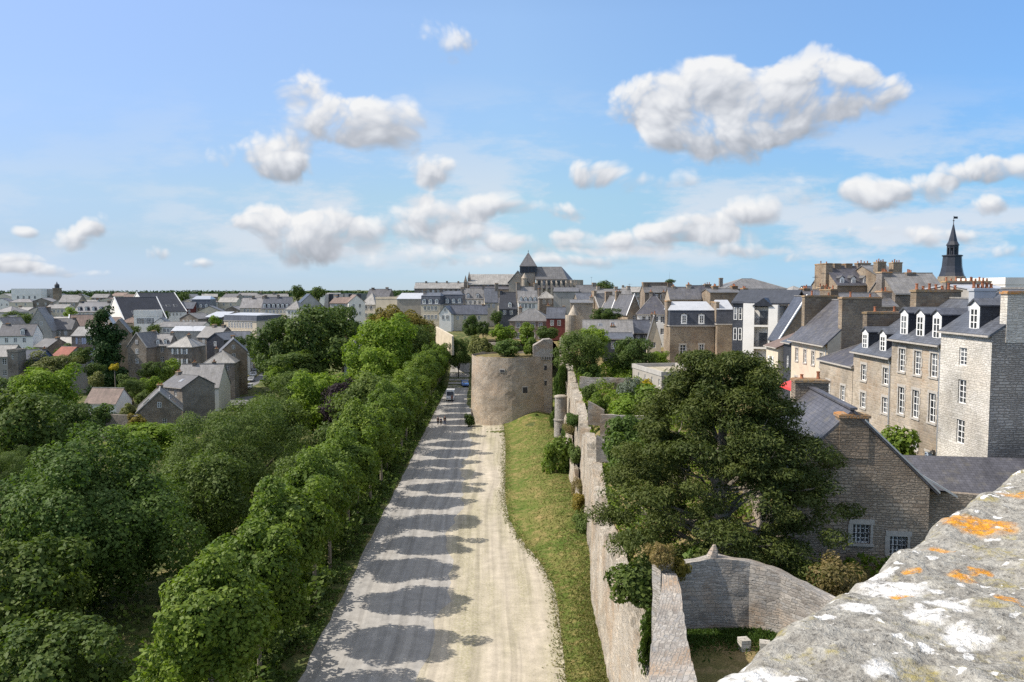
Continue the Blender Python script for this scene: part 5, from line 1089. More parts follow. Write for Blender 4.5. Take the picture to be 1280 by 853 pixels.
# ------------------------------------------------------------------ the great church
def church():
    Y = 330.0; k = Y/980; X = xu(650, 360, Y); zb = 12.0
    t = thing('church', 'large grey stone church with a pyramid-roofed crossing tower above the old town', 'church', (X, Y, zb), R(-2))
    z = lambda v: zv(v, Y) - zb; x = lambda u: (u - 650)*k
    # nave
    n = MB(); n.box(x(586), x(650), 0, 13, 0, z(355)); n.face([(x(586),0,z(355)),(x(586),13,z(355)),(x(586),6.5,z(343))]); n.obj('nave_wall', M['tanstone'], t)
    r = MB(); r.prism([(-.6,z(355.8)),(6.5,z(342.5)),(13.6,z(355.8)),(13.6,z(356.6)),(6.5,z(343.5)),(-.6,z(356.6))], 'x', x(585), x(652)); r.obj('nave_roof', M['slatepale'], t)
    a = MB(); a.box(x(588), x(646), -5, -.01, 0, z(362)); a.obj('aisle_wall', M['tanstone'], t)
    a = MB(); a.prism([(-5.4,z(362.3)),(-.02,z(358.5)),(-.02,z(357.8)),(-5.4,z(361.6))], 'x', x(587.6), x(646.4)); a.obj('aisle_roof', M['slate'], t)
    # transept
    m = MB(); x0, x1, xc = x(637), x(661), x(648); m.box(x0, x1, -9, 4, 0, z(354)); m.face([(x0,-9,z(354)),(x1,-9,z(354)),(xc,-9,z(340))]); m.obj('transept_wall', M['tanstone'], t)
    m = MB(); m.prism([(x0-.5,z(354.8)),(xc,z(340)),(x1+.5,z(354.8)),(x1+.5,z(353.8)),(xc,z(338.8)),(x0-.5,z(353.8))], 'y', -9.4, 4); m.obj('transept_roof', M['slatepale'], t)
    # crossing tower
    c = MB(); c.box(x(651), x(669), 1.5, 11.5, 0, z(340)); c.obj('tower_wall', M['tanstone'], t)
    c = MB(); c.box(x(649.6), x(670.6), 1.1, 12, z(341), z(332.8)); c.obj('belfry', M['slatewall'], t)
    for u in (653.5, 658, 662.5, 667): l = MB(); l.box(x(u)-.45, x(u)+.45, 1.02, 1.09, z(339.5), z(334.5)); l.obj('louvre', M['darkmetal'], t)
    s = MB(); q = [(x(649),.7,z(333)),(x(671.2),.7,z(333)),(x(671.2),12.4,z(333)),(x(649),12.4,z(333))]; ap = (x(660), 6.5, z(314.5))
    for i in range(4): s.face([q[i], q[(i+1)%4], ap])
    s.obj('spire', M['slate'], t)
    v = MB(); v.tube([ap, (ap[0],ap[1],z(311.5))], [.16,.05], 5); v.obj('finial', M['darkmetal'], t)
    # choir with ambulatory
    h = MB(); h.box(x(670), x(709), 0, 13, 0, z(349)); h.obj('choir_wall', M['tanstone'], t)
    h = MB(); a, b, c2, d = (x(669),-.5,z(349.5)),(x(709),-.5,z(349.5)),(x(709),13.5,z(349.5)),(x(669),13.5,z(349.5)); e, f, g = (x(669),6.5,z(333)), (x(702),6.5,z(333)), (x(716.5),6.5,z(349.5))
    for w_ in ([a,b,f,e],[c2,d,e,f],[b,g,f],[g,c2,f]): h.face(w_)
    h.obj('choir_roof', M['slate'], t)
    h = MB(); h.lathe([(7.0, 0), (7.0, z(350))], 9, cx=x(709), cy=6.5, a0=-math.pi/2, a1=math.pi/2); h.obj('apse_wall', M['tanstone'], t)
    h = MB(); h.box(x(671), x(716), -7, -.01, 0, z(361)); h.obj('ambulatory_wall', M['tanstone'], t)
    h = MB(); h.prism([(-7.4,z(361.4)),(-.02,z(358)),(-.02,z(357.2)),(-7.4,z(360.6))], 'x', x(670.6), x(719)); h.obj('ambulatory_roof', M['slate'], t)
    for u in (674, 680, 686, 692, 698, 704): add_window(t, x(u), -.05, z(357), 0, 1.3, 2.1, 1, 1, 'granite', True)
    for u in (594, 602, 610, 618, 626, 634): add_window(t, x(u), -.05, z(358.2), 0, 1.0, .9, 1, 1, 'granite', True)
    for u in (671, 677, 683, 689, 695, 701, 707, 713):
        bt = MB(); bt.box(x(u)-.4, x(u)+.4, -8, -6.6, 0, z(354.5)); bt.prism([(-6.6,z(356.5)),(-.02,z(352)),(-.02,z(351)),(-6.6,z(355))], 'x', x(u)-.25, x(u)+.25); bt.lathe([(.55,z(354.5)),(0,z(350.5))], 4, cx=x(u), cy=-7.3, rot=R(45)); bt.obj('flying_buttress', M['tanstone'], t)
    for (u, y, r_, v1) in [(582,0,.7,344),(586,2,.6,339),(588.5,10,.7,347),(720,-3,.6,350),(724,0,.55,352),(717,-6,.6,349)]:
        pn = MB(); pn.box(x(u)-r_, x(u)+r_, y-r_, y+r_, 0, z(v1+9)); pn.lathe([(r_*1.5, z(v1+9)), (r_*.8, z(v1+5)), (0, z(v1))], 4, cx=x(u), cy=y, rot=R(45)); pn.obj('pinnacle', M['rubble'], t)
    st = MB(); st.lathe([(1.1,0),(1.1,z(349)),(1.3,z(348.6)),(0,z(342))], 8, cx=x(656), cy=-9.5); st.obj('stair_turret', M['tanstone'], t)
church()
# thin church tower at far left
def thin_tower():
    Y = 520; k = Y/980; X = xu(71.5, 365, Y); t = thing('church_tower', 'slim dark church tower with a domed lantern on the left skyline', 'tower', (X, Y, 6)); z = lambda v: zv(v, Y) - 6
    s = MB(); s.box(-1.9, 1.9, -1.9, 1.9, 0, z(361)); s.box(-2.15, 2.15, -2.15, 2.15, z(361), z(360.2)); s.obj('shaft', M['brownstone'], t)
    l = MB(); l.lathe([(1.5, z(360.2)), (1.5, z(357))], 8); l.lathe([(1.7, z(357)), (1.3, z(355.6)), (.5, z(354.6)), (.25, z(353)), (0, z(352))], 8); l.obj('lantern', M['slateblack'], t)
thin_tower()
# dark hall with pale fins, middle left
def finned_hall():
    Y = 400; k = Y/980; x0, x1 = xu(411,380,Y), xu(452,380,Y); t = thing('finned_hall', 'dark slab-like hall with pale vertical fins behind the big dark trees', 'hall', ((x0+x1)/2, Y, 4), R(-3)); hw = (x1-x0)/2; z = lambda v: zv(v, Y) - 4
    b = MB(); b.box(-hw, hw, 0, 16, 0, z(367.5)); b.obj('wall', M['slateblack'], t)
    f = MB(); f.prism([(-hw-4.2,0),(-hw-.02,0),(-hw-.02,z(368)),(-hw-1.4,z(368))], 'y', -1.2, .5); f.obj('sloping_buttress', M['concrete'], t)
    for i, u in enumerate((420, 427.5, 434)):
        q = MB(); xx = (u-431.5)*k; q.box(xx-.9, xx+.9, -1.6, -.01, 0, z(368)); q.obj('fin', M['concrete'], t)
finned_hall()
# the little slate villa among the trees
H('small slate villa with two chimneys peeping out among the dark trees',430,447,431,424,204,7,'hip','white','slatepale',8,rows=1,cols=2,far=False,chim=[(-.42,.5,.7,.9,.6,1),(.42,.5,.7,.9,.6,1)])
# round stair tower by the tan gable wall
def stair_tower():
    Y = 203; k = Y/980; X = xu(713,395,Y); t = thing('stair_tower', 'small round tan stair tower with a conical stone roof', 'tower', (X, Y, 10)); z = lambda v: zv(v, Y) - 10
    s = MB(); s.lathe([(6.5*k, 0), (6.4*k, z(394))], 16); s.obj('wall', M['tanstone'], t)
    s = MB(); s.lathe([(6.9*k, z(394.3)), (0, z(381))], 16, cx=.8); s.obj('roof', M['tanstone'], t)
stair_tower()

# ------------------------------------------------------------------ ramparts
from mathutils import noise as mnoise
def rough(co, amp, sc_): 
    v = mnoise.noise_vector(Vector(co)*sc_); return Vector(co) + v*amp
def wall_ribbon(name, mat, secs, label, cat, du=.5, amp=.06, crumble=0.0, seed=1, nv=10, parts=None):
    """secs: list of cross-sections; each is a list of (x,y,z) from the outer foot over the top to the inner foot; resampled along and across, roughened"""
    rg = random.Random(seed); rows = []; L = 0
    for i in range(len(secs)-1):
        a, b = secs[i], secs[i+1]; d = max((Vector(p)-Vector(q)).length for p, q in zip(a, b)); n = max(1, int(d/du))
        for j in range(n): rows.append([Vector(p).lerp(Vector(q), j/n) for p, q in zip(a, b)])
    rows.append([Vector(p) for p in secs[-1]])
    mb = MB(); V = []; UV = []; zc = 0
    for i, rw in enumerate(rows):
        if i: L += (rows[i][1]-rows[i-1][1]).length
        if crumble and rg.random() < .35: zc = rg.uniform(-crumble, crumble*.3)
        out = []; s = 0; uvr = []
        for k in range(len(rw)-1):
            a, b = rw[k], rw[k+1]; d = (b-a).length; n = nv if k != 1 else 3
            for j in range(n + (1 if k == len(rw)-2 else 0)):
                p = a.lerp(b, j/n); uvr.append((L, s + d*j/n)); 
                w_ = 1.0 if (k == 1) or (k == 0 and j > n*.85) or (k == 2 and j < n*.15) else 0
                out.append(rough(p, amp, 1.7) + Vector((0, 0, zc*w_)))
            s += d
        V.append(out); UV.append(uvr)
    for i in range(len(V)-1):
        for j in range(len(V[i])-1):
            mb.face([V[i][j], V[i+1][j], V[i+1][j+1], V[i][j+1]], 0, [UV[i][j], UV[i+1][j], UV[i+1][j+1], UV[i][j+1]])
    for rw, rev in ((V[0], False), (V[-1], True)): mb.face(rw if rev else rw[::-1], 0, [(p.x+p.y, p.z) for p in (rw if rev else rw[::-1])])
    o = mb.obj(name, M[mat], weld=.0005, smooth=False)
    if label: tag(o, label, cat)
    return o
def sec(Y, top, thick=1.3, foot=None, lean=.55, inner=9.0, xo=0):
    x = XW(Y) + xo; f = foot if foot is not None else 0.4
    return [(x-lean, Y, f), (x, Y, top), (x+thick, Y, top-.05), (x+thick+.1, Y, inner)]
wall_ribbon('rampart_wall', 'rampart', [sec(y, z, t_, lean=.3 if y < 76 else .5, inner=min(7.2, z-1.2)) for y, z, t_ in ((20,7.9,1.2),(34,7.9,1.2),(46,8.0,1.15),(56,8.3,1.1),(63,7.7,1.2),(66,8.4,1.1),(72,8.2,1.0),(76,9.1,1.0),(78,7.6,1.2),(86,8.0,1.2),(88,9.4,1.0),(92,9.2,1.0),(94,7.8,1.3),(102,8.6,1.3),(108,9.8,1.2),(120,10.4,1.2),(133,11.0,1.1),(141,11.3,1.1))],
            'long pale rubble rampart wall running back along the grass bank', 'rampart', .4, .14, .34, 2)
wall_ribbon('rampart_wall', 'rampart', [sec(141,11.6,1.0,.6,.3,10), sec(147,13.4,1.0,.6,.3,10), sec(158,15.2,1.0,.6,.3,10), sec(170,15.6,1.0,.6,.3,10)], 'bright narrow stretch of rampart climbing behind the round tower', 'rampart', .6, .07, .2, 3)
# broken outer ledge and foot of the wall
wall_ribbon('ruined_wall', 'rampart', [[(XW(y)-1.5, y, .3), (XW(y)-1.1, y, h), (XW(y)-.55, y, h-.3), (XW(y)-.5, y, .3)] for y, h in ((88,2.2),(94,3.6),(100,5.2),(106,4.2),(112,6.0),(118,7.0),(124,6.2))], 'crumbling lower ledge at the foot of the rampart behind the shrub', 'ruined wall', .5, .22, .6, 5)
# round turret
def turret():
    Y = 129; X = xu(701, 520, Y) ; t = thing('turret', 'small round turret of grey stone standing against the rampart', 'turret', (X, Y, .8)); z = lambda v: zv(v, Y) - .8
    s = MB(); s.lathe([(1.12,-.4),(1.1,z(526)),(1.2,z(525.5)),(1.2,z(524)),(1.02,z(523.5)),(1.0,z(497))], 20); s.obj('wall', M['curtain'], t)
    s = MB(); s.lathe([(1.08,z(497)),(1.08,z(495)),(.7,z(494)),(.0,z(494.2))], 20); s.obj('top', M['rampart'], t)
    s = MB(); s.box(-.22,.22,-1.13,-1.0,z(540),z(534)); s.obj('slit', M['darkmetal'], t)
turret()
# the big round tower
def round_tower():
    Yc = 154.5; k = 147/980; rad = 7.9; X = xu(640, 500, 150); zt = zv(447, 147); t = thing('round_tower', 'big squat round tower of tan stone with a broken gabled block on top', 'tower', (X, Yc, 0))
    s = MB(); n = 72; m = 22; rg = random.Random(5)
    for j in range(m):
        for i in range(n):
            q = []; uv = []
            for (a, b) in ((i,j),(i+1,j),(i+1,j+1),(i,j+1)):
                th = -math.pi + 2*math.pi*a/n; zz = -.8 + (zt+.8)*b/m; r_ = rad*(1.035 - .035*min(1, zz/zt)); p = Vector((r_*math.cos(th), r_*math.sin(th), zz))
                if b == m: p.z += .22*mnoise.noise(Vector((math.cos(th)*4, math.sin(th)*4, 1)))
                q.append(rough(p, .07, 1.1)); uv.append((rad*th, zz))
            s.face(q, 0, uv)
    s.obj('wall', M['keep'], t, weld=.001)
    f = MB(); f.lathe([(0, zt-.5), (rad-.2, zt-.45)], 48); f.obj('top', M['courtgrass'], t)
    def loop(th, v, w_, h_):
        b = MB(); z0 = zv(v, 148); b.box(-w_/2-.12, w_/2+.12, -.12, .3, z0-h_/2-.12, z0+h_/2+.2, 1); b.box(-w_/2, w_/2, -.16, -.1, z0-h_/2, z0+h_/2, 0); o = b.obj('opening', [M['darkmetal'], M['granite']], t)
        o.location = (rad*1.0*math.cos(th), rad*1.0*math.sin(th), 0); o.rotation_euler.z = th + math.pi/2
    for u, v, w_, h_ in ((628,463,.8,.35),(656,487,.9,1.1),(643,505,.45,.5)):
        loop(-math.acos(max(-1, min(1, (xu(u,v,148) - X)/rad))), v, w_, h_)
    # square block at the right with machicolation and ruined gable
    Yb = 149.2; x0, x1 = xu(667,480,Yb)-X, xu(690,480,Yb)-X; b = MB(); zb_ = zv(446, Yb)
    wall_face(b, (x0, Yb-Yc), (x1, Yb-Yc), -.5, zb_, []); wall_face(b, (x1, Yb-Yc), (x1, Yb-Yc+9), -.5, zb_, []); wall_face(b, (x0, Yb-Yc+9), (x0, Yb-Yc), -.5, zb_, [])
    b.face([(x0,Yb-Yc,zb_),(x1,Yb-Yc,zb_),(x1,Yb-Yc+9,zb_),(x0,Yb-Yc+9,zb_)]); b.obj('side_block', M['keep'], t)
    c = MB(); zc0, zc1 = zv(447,Yb), zv(442,Yb)
    for i in range(8): xx = x0+(x1-x0)*(i+.5)/8; c.box(xx-.13, xx+.13, Yb-Yc-.42, Yb-Yc-.003, zc0-.5, zc0+.1)
    c.box(x0-.1, x1+.15, Yb-Yc-.45, Yb-Yc+.5, zc0+.1, zc1); c.obj('machicolation', M['curtain'], t)
    g = MB(); za, zp = zv(442,Yb), zv(420,Yb); xm = x0+(x1-x0)*.35; g.prism([(x0-.1,za),(x1+.1,za),(x1+.1,zp-.9),(x1-.4,zp-.6),(xm+.6,zp-.7),(xm,zp-1.1),(x0-.1,zp-1.9)], 'y', Yb-Yc-.42, Yb-Yc+3.0); g.obj('ruined_gable', M['curtain'], t)
    for v, w_, h_ in ((500,.7,1.3),(460,.5,.9),(479,.4,.9)):
        o = MB(); zz = zv(v, Yb); xx = xu(676 if v == 500 else 682,v,Yb)-X; o.box(xx-w_/2, xx+w_/2, Yb-Yc-.05, Yb-Yc-.004, zz-h_/2, zz+h_/2); o.box(xx-w_/2-.12, xx+w_/2+.12, Yb-Yc-.08, Yb-Yc-.004, zz+h_/2+.002, zz+h_/2+.2, 1); o.obj('opening', [M['darkmetal'], M['granite']], t)
round_tower()
# retaining walls and terraces of the rampart garden
def low_wall(name, label, x0, y0, x1, y1, zt, zb, th=.6, mat='rubble', zt2=None, cat='garden wall', cr=.1):
    dx, dy = x1-x0, y1-y0; L = math.hypot(dx, dy); nx, ny = dy/L*th/2, -dx/L*th/2; zt2 = zt if zt2 is None else zt2
    S = lambda x, y, z: [(x+nx, y+ny, zb), (x+nx*.9, y+ny*.9, z), (x-nx*.9, y-ny*.9, z), (x-nx, y-ny, zb)]
    return wall_ribbon(name, mat, [S(x0,y0,zt), S((x0+x1)/2,(y0+y1)/2,(zt+zt2)/2), S(x1,y1,zt2)], label, cat, .6, .05, cr, int(abs(x0*7+y0))%97, 6)
low_wall('garden_wall','long pale wall closing the rampart garden in front of the bushes',10.6,122,22.5,118.5,12.4,9.8,.6,'curtain')
low_wall('garden_wall','short wall stub rising from the rampart beside the ivy garden',9.6,98,11.6,97.6,12.0,9.0,1.0,'curtain',10.9,cr=.3)
low_wall('garden_wall','grey terrace wall across the garden left of the yew',10.0,88,16.5,87.0,11.9,9.0,.6,'curtain')
low_wall('garden_wall','broken rubble wall stub in shade behind the rampart walk',8.6,79,11.2,78.5,11.2,8.5,.8,'curtain',10.2,cr=.3)
low_wall('garden_wall','pale retaining wall on the terraces above the round tower',-9.0,186,-1.0,183,13.6,9.0,.6,'rampart')
low_wall('garden_wall','sunlit cream wall of the steps at the end of the tree row',xu(545,412,226),228,xu(566,424,214),214,zv(409,226),8,.6,'cream',zv(420,214))
low_wall('garden_wall','wall of the walled garden below the shed, with pale coping',xu(112,520,160),160,xu(172,526,158),158,zv(517,160),-7,.5,'rubble',zv(519,158))

# ------------------------------------------------------------------ the walled court below the tower
def court():
    zt = 14.25; P = [(3.2,17,15.3),(3.95,22,14.6),(4.65,25.5,14.1),(5.5,29,13.8),(6.15,31.5,13.7),(6.5,33.2,13.75)]; th = [1.5,1.45,1.25,1.0,.8,.62]
    S = [[(x-.55,y,.3),(x,y,z),(x+t_,y,z),(x+t_+.05,y,10.4)] for (x,y,z), t_ in zip(P, th)]
    wall_ribbon('court_wall','curtain',S,'thick rubble wall running from the bottom edge up to the corner of the court','court wall',.28,.05,.06,11,34)
    Q = [(6.55,33.75,13.8),(7.6,34.2,13.75),(9.1,34.4,14.0),(10.6,34.2,13.9),(11.7,33.4,13.6),(12.5,32.2,13.4),(13.25,30.7,13.3),(13.9,28.8,13.2),(14.3,26,13.1)]
    S = []
    for i, (x, y, z) in enumerate(Q):
        a = Q[max(0,i-1)]; b = Q[min(len(Q)-1,i+1)]; d = Vector((b[0]-a[0], b[1]-a[1], 0)).normalized(); n = Vector((d.y, -d.x, 0)); p = Vector((x,y,0))
        S.append([tuple(p+n*.02)[:2]+(10.3,), tuple(p)[:2]+(z,), tuple(p-n*.65)[:2]+(z-.05,), tuple(p-n*.7)[:2]+(9.0,)])
    wall_ribbon('court_wall','curtain',S,'curved rubble wall with a rounded top closing the back of the court','court wall',.28,.05,.05,12,22)
court()
pt = MB(); pt.tube([(0,0,0),(.1,0,.35),(.12,0,.62)], [.28,.2,.07], 6); o = pt.obj('coping_stone', M['curtain']); tag(o, 'upright broken coping stone on top of the curved court wall', 'stone'); o.location = (9.0, 34.65, 13.9)
for i, (u, v, s_, l, rz) in enumerate([(930,812,.21,'small white stone block in the court, left one of two',.15),(956,816,.21,'small white stone block in the court, right one of two',-.25)]):
    x, y = at_z(u, v, 10.8); b = MB(); b.box(-s_,s_,-s_,s_,-.05,.42); o = b.obj('stone_block', M['block'] if 'block' in M else M['whitestone']); o.location = (x, y, 10.85); o.rotation_euler.z = rz; tag(o, l, 'stone block', 'stone blocks in the court')
    bv = o.modifiers.new('b', 'BEVEL'); bv.width = .03; bv.segments = 2

# ------------------------------------------------------------------ the stone house with barred windows, at the right
def barred_house():
    Y = 44.0; xl, xr = 15.0, xu(1190,640,Y); xc = xu(1066,540,Y); ze = zv(640,Y); zr = zv(516,Y); zb = 8.8; xe = xu(1155,640,Y)
    t = thing('stone_house', 'near grey stone house with two barred windows and a lichen-capped chimney', 'house', (xc, Y, zb), R(-8))
    ze -= zb; zr -= zb; a, b = xl-xc, xe-xc; dep = 11
    k = zr/1.0; slope = (zr-ze)/(xr-xc)
    f = MB(); wn = []
    for u, v0, v1, ww in ((1076,655,679,.95),(1119.5,668,692,.95)):
        x = xu(u, (v0+v1)/2, Y)-xc; wn.append((x-a, zv(v1,Y)-zb, ww, zv(v0,Y)-zv(v1,Y)))
    wall_face(f, (a,0), (b,0), 0, ze, [(s-w_/2, s+w_/2, z, z+h_) for s, z, w_, h_ in wn], rev=.25)
    zl = zr - slope*(-a); f.face([(a,0,ze),(b,0,ze),(b,0,zr-slope*b),(0,0,zr),(a,0,max(ze+.01,zl))])
    wall_face(f, (b,0), (b,dep), 0, zr-slope*b, []); wall_face(f, (a,dep), (a,0), 0, ze, []); f.obj('wall', M['gablestone'], t)
    for s, z, w_, h_ in wn:
        o = add_window(t, a+s, .2, z, 0, w_, h_, 4, 4, 'frame'); link('surround', surround_mesh(w_, h_, 'granite', .3), o, (0,-.09,0))
        br = MB()
        for i in range(5): xx = -w_/2 + w_*(i+.5)/5; br.box(xx-.015, xx+.015, -.16, -.13, 0, h_)
        br.box(-w_/2, w_/2, -.165, -.125, h_*.5-.015, h_*.5+.015); br.obj('grille', M['darkmetal'], o)
    r = MB(); th = .16
    r.prism([(a-.3,zr-slope*(-a+.3)),(0,zr),(0,zr+th*1.3),(a-.3,zr-slope*(-a+.3)+th)], 'y', .0, dep+.2); r.prism([(0,zr),(b+.45,zr-slope*(b+.45)),(b+.45,zr-slope*(b+.45)+th),(0,zr+th*1.3)], 'y', -.12, dep+.2)
    # sprocketed lower eave in lead at the right side
    r.prism([(b-.4,zr-slope*(b-.4)+th+.02),(b+1.45,zr-slope*(b+.2)-.35),(b+1.45,zr-slope*(b+.2)-.22),(b-.4,zr-slope*(b-.4)+th+.12)], 'y', -.12, 3.4, 1)
    r.box(-.2,.2,-.1,dep+.2,zr+th*1.3-.04,zr+th*1.3+.08, 2)
    r.obj('roof', [M['slate'], M['zinc'], M['slate']], t)
    vb = MB(); vb.prism([(.6,zr-slope*.6+th),(b+.5,zr-slope*(b+.5)+th),(b+.5,zr-slope*(b+.5)+th+.12),(.6,zr-slope*.6+th+.12)], 'y', -.2, .3); vb.obj('verge', M['zinc'], t)
    chimney_part(t, -.72, .85, -.06, 1.0, zr-2.6, zv(520,Y)-zb+.1, 'gablestone', 0)
    chimney_part(t, -1.1, 1.1, dep-1.2, dep+.2, zr-2.2, zr+.75, 'gablestone', 2, along='x')
    ln = MB(); ln.prism([(b+.02,-.1),(b+4.0,-.1),(b+4.0,zr-slope*b-.7),(b+.02,zr-slope*b-.5)], 'y', 1.2, 1.6); ln.obj('side_wall', M['gablestone'], t)
barred_house()
# long low slate roof at the right, seen from above
def low_range():
    x0, y0 = 25.6, 44.8; t = thing('low_house', 'low house at the right whose broad dark slate roof shows above the parapet', 'house', (30.5, 46.6, 9), R(-8))
    w_, dep = 11.5, 7.5; ze, zr = 3.3, 5.7
    b = MB(); b.box(-w_/2, w_/2, 0, dep, 0, ze); b.obj('wall', M['gablestone'], t)
    r = MB(); r.prism([(-.4,ze-.12),(dep/2+1.2,zr),(dep+.3,ze+.3),(dep+.3,ze+.46),(dep/2+1.2,zr+.18),(-.4,ze+.04)], 'x', -w_/2-.1, w_/2+4); r.box(-w_/2-.1,w_/2+4,-.55,-.405,ze-.14,ze+.02,1); r.obj('roof', [M['slate'], M['zinc']], t)
low_range()

# ------------------------------------------------------------------ parapet of the keep in front of the camera
def M_lichen():
    m, nt = newmat('lichen_stone'); P = nd(nt, 'TexCoord').outputs['Object']
    wv = nd(nt, 'TexNoise', {'Vector': P, 'Scale': 9.0, 'Detail': 5.0, 'Roughness': .6}).outputs['Color']; Pw = vm(nt, 'ADD', P, vm(nt, 'MULTIPLY', vm(nt, 'SUBTRACT', wv, (.5,.5,.5)), (.14,.14,.14)))
    a = noise(nt, P, 5, 8, .7); f = noise(nt, P, 45, 5, .75); g = noise(nt, P, 14, 6, .7)
    c = ramp(nt, g, [(.28,(.10,.095,.085)),(.44,(.26,.245,.215)),(.58,(.36,.345,.305)),(.76,(.47,.45,.40))])
    c = mix(nt, mth(nt, 'MULTIPLY', mrange(nt, f, .50, .66), .75), c, (.53,.51,.45))
    c = mix(nt, mth(nt, 'MULTIPLY', mrange(nt, noise(nt, P, 70, 4, .7), .54, .68), .8), c, (.06,.055,.05))
    c = mix(nt, mth(nt, 'MULTIPLY', mrange(nt, a, .52, .64), mth(nt, 'MULTIPLY', mrange(nt, f, .42, .55), .75)), c, (.33,.27,.06))
    def spots(scale, r0, r1, thr):
        v = nd(nt, 'TexVoronoi', {'Vector': Pw, 'Scale': scale, 'Randomness': 1.0}); s = nd(nt, 'SeparateColor', {0: v.outputs['Color']})
        rad = mth(nt, 'MULTIPLY', mrange(nt, s.outputs[0], thr, 1.0), r1)
        return mth(nt, 'MULTIPLY', mrange(nt, mth(nt, 'SUBTRACT', rad, v.outputs['Distance']), -.01, .03), mth(nt, 'GREATER_THAN', s.outputs[0], thr))
    white = mth(nt, 'MAXIMUM', spots(3.2, .1, .30, .55), spots(9.0, .1, .38, .60)); white = mth(nt, 'MAXIMUM', white, spots(21.0, .1, .40, .55))
    def disc(x, y, r_):
        d = vm(nt, 'LENGTH', vm(nt, 'MULTIPLY', vm(nt, 'SUBTRACT', Pw, (x, y, 0)), (1/r_, 1/r_, 0)))
        return mrange(nt, d, 1.25, .75)
    for q in DISCW: white = mth(nt, 'MAXIMUM', white, disc(*q))
    white = mth(nt, 'MULTIPLY', white, mth(nt, 'MULTIPLY', mrange(nt, f, .30, .48), mrange(nt, noise(nt, P, 28, 6, .75), .34, .50)))
    c = mix(nt, mth(nt, 'MULTIPLY', white, .96), c, (.80,.79,.76))
    org = None
    for q in DISCO:
        d_ = disc(*q); org = d_ if org is None else mth(nt, 'MAXIMUM', org, d_)
    org = mth(nt, 'MAXIMUM', org, mth(nt, 'MULTIPLY', spots(5.3, .1, .26, .80), .8))
    org = mth(nt, 'MULTIPLY', org, mth(nt, 'MULTIPLY', mrange(nt, f, .30, .46), mrange(nt, noise(nt, P, 24, 6, .75), .36, .52)))
    c = mix(nt, mth(nt, 'MULTIPLY', org, .95), c, mix(nt, mrange(nt, f, .4, .6), (.55,.20,.015), (.72,.36,.03)))
    return finish(m, nt, c, .95, mth(nt, 'ADD', mth(nt, 'MULTIPLY', g, 1.5), f), .8, .02, .1)
ZP = 25.05
def pp(u, v): return at_z(u, v, ZP)
EDGE = [(760,925),(830,896),(900,865),(932,850),(964,830),(1002,806),(1042,773),(1076,742),(1118,720),(1140,700),(1158,688),(1200,652),(1232,636),(1250,617),(1290,592),(1340,560)]
DISCW = []; DISCO = []
for u, v, r_ in ((935,846,.085),(1117,735,.085),(1190,762,.05),(1075,762,.05),(1150,775,.05),(1205,800,.06),(1095,840,.04)): x, y = pp(u, v); DISCW.append((x, y, r_))
for u, v, r_ in ((1222,655,.115),(1172,682,.035),(1140,714,.03),(1282,624,.09),(1228,716,.03),(1258,755,.035),(1198,718,.04),(1125,746,.035)): x, y = pp(u, v); DISCO.append((x, y, r_))
M['lichen'] = M_lichen()
def parapet():
    E = [Vector((*pp(u, v), 0)) for u, v in EDGE]; S = [0]
    for i in range(1, len(E)): S.append(S[-1] + (E[i]-E[i-1]).length)
    n = 420; m = 150; mb = MB(); V = []
    cn = Vector((.70, -.71, 0))
    for i in range(n+1):
        s = S[-1]*i/n; p = Vector((np.interp(s, S, [e.x for e in E]), np.interp(s, S, [e.y for e in E]), 0)); row = []
        for j in range(m+1):
            t_ = j/m
            if t_ < .25: q = t_/.25; d = -.11 + .10*(1-math.cos(q*math.pi/2)); z = ZP - .12 + .12*math.sin(q*math.pi/2) 
            else: q = (t_-.25)/.75; d = -.01 + 1.85*q; z = ZP + .03*math.sin(q*3) 
            if j == 0: z = ZP - 1.2
            c = p + cn*d + Vector((0, 0, z)); k = 1.0 if j > 3 else 0
            h = .045*mnoise.noise(c*2.2) + .022*mnoise.noise(c*7) + .010*mnoise.noise(c*21) + .006*mnoise.noise(c*50)
            row.append(c + Vector((0,0,h*k)) + cn*(.02*mnoise.noise(c*6+Vector((9,0,0)))*k))
        V.append(row)
    vv = [tuple(c) for r_ in V for c in r_]; ff = [(i*(m+1)+j, i*(m+1)+j+1, (i+1)*(m+1)+j+1, (i+1)*(m+1)+j) for i in range(n) for j in range(m)]
    me = bpy.data.meshes.new('parapet'); me.from_pydata(vv, [], ff); me.polygons.foreach_set('use_smooth', [True]*len(ff)); me.materials.append(M['lichen'])
    tag(link('parapet', me), 'thick lichen-spotted stone parapet filling the bottom right corner', 'parapet')
parapet()

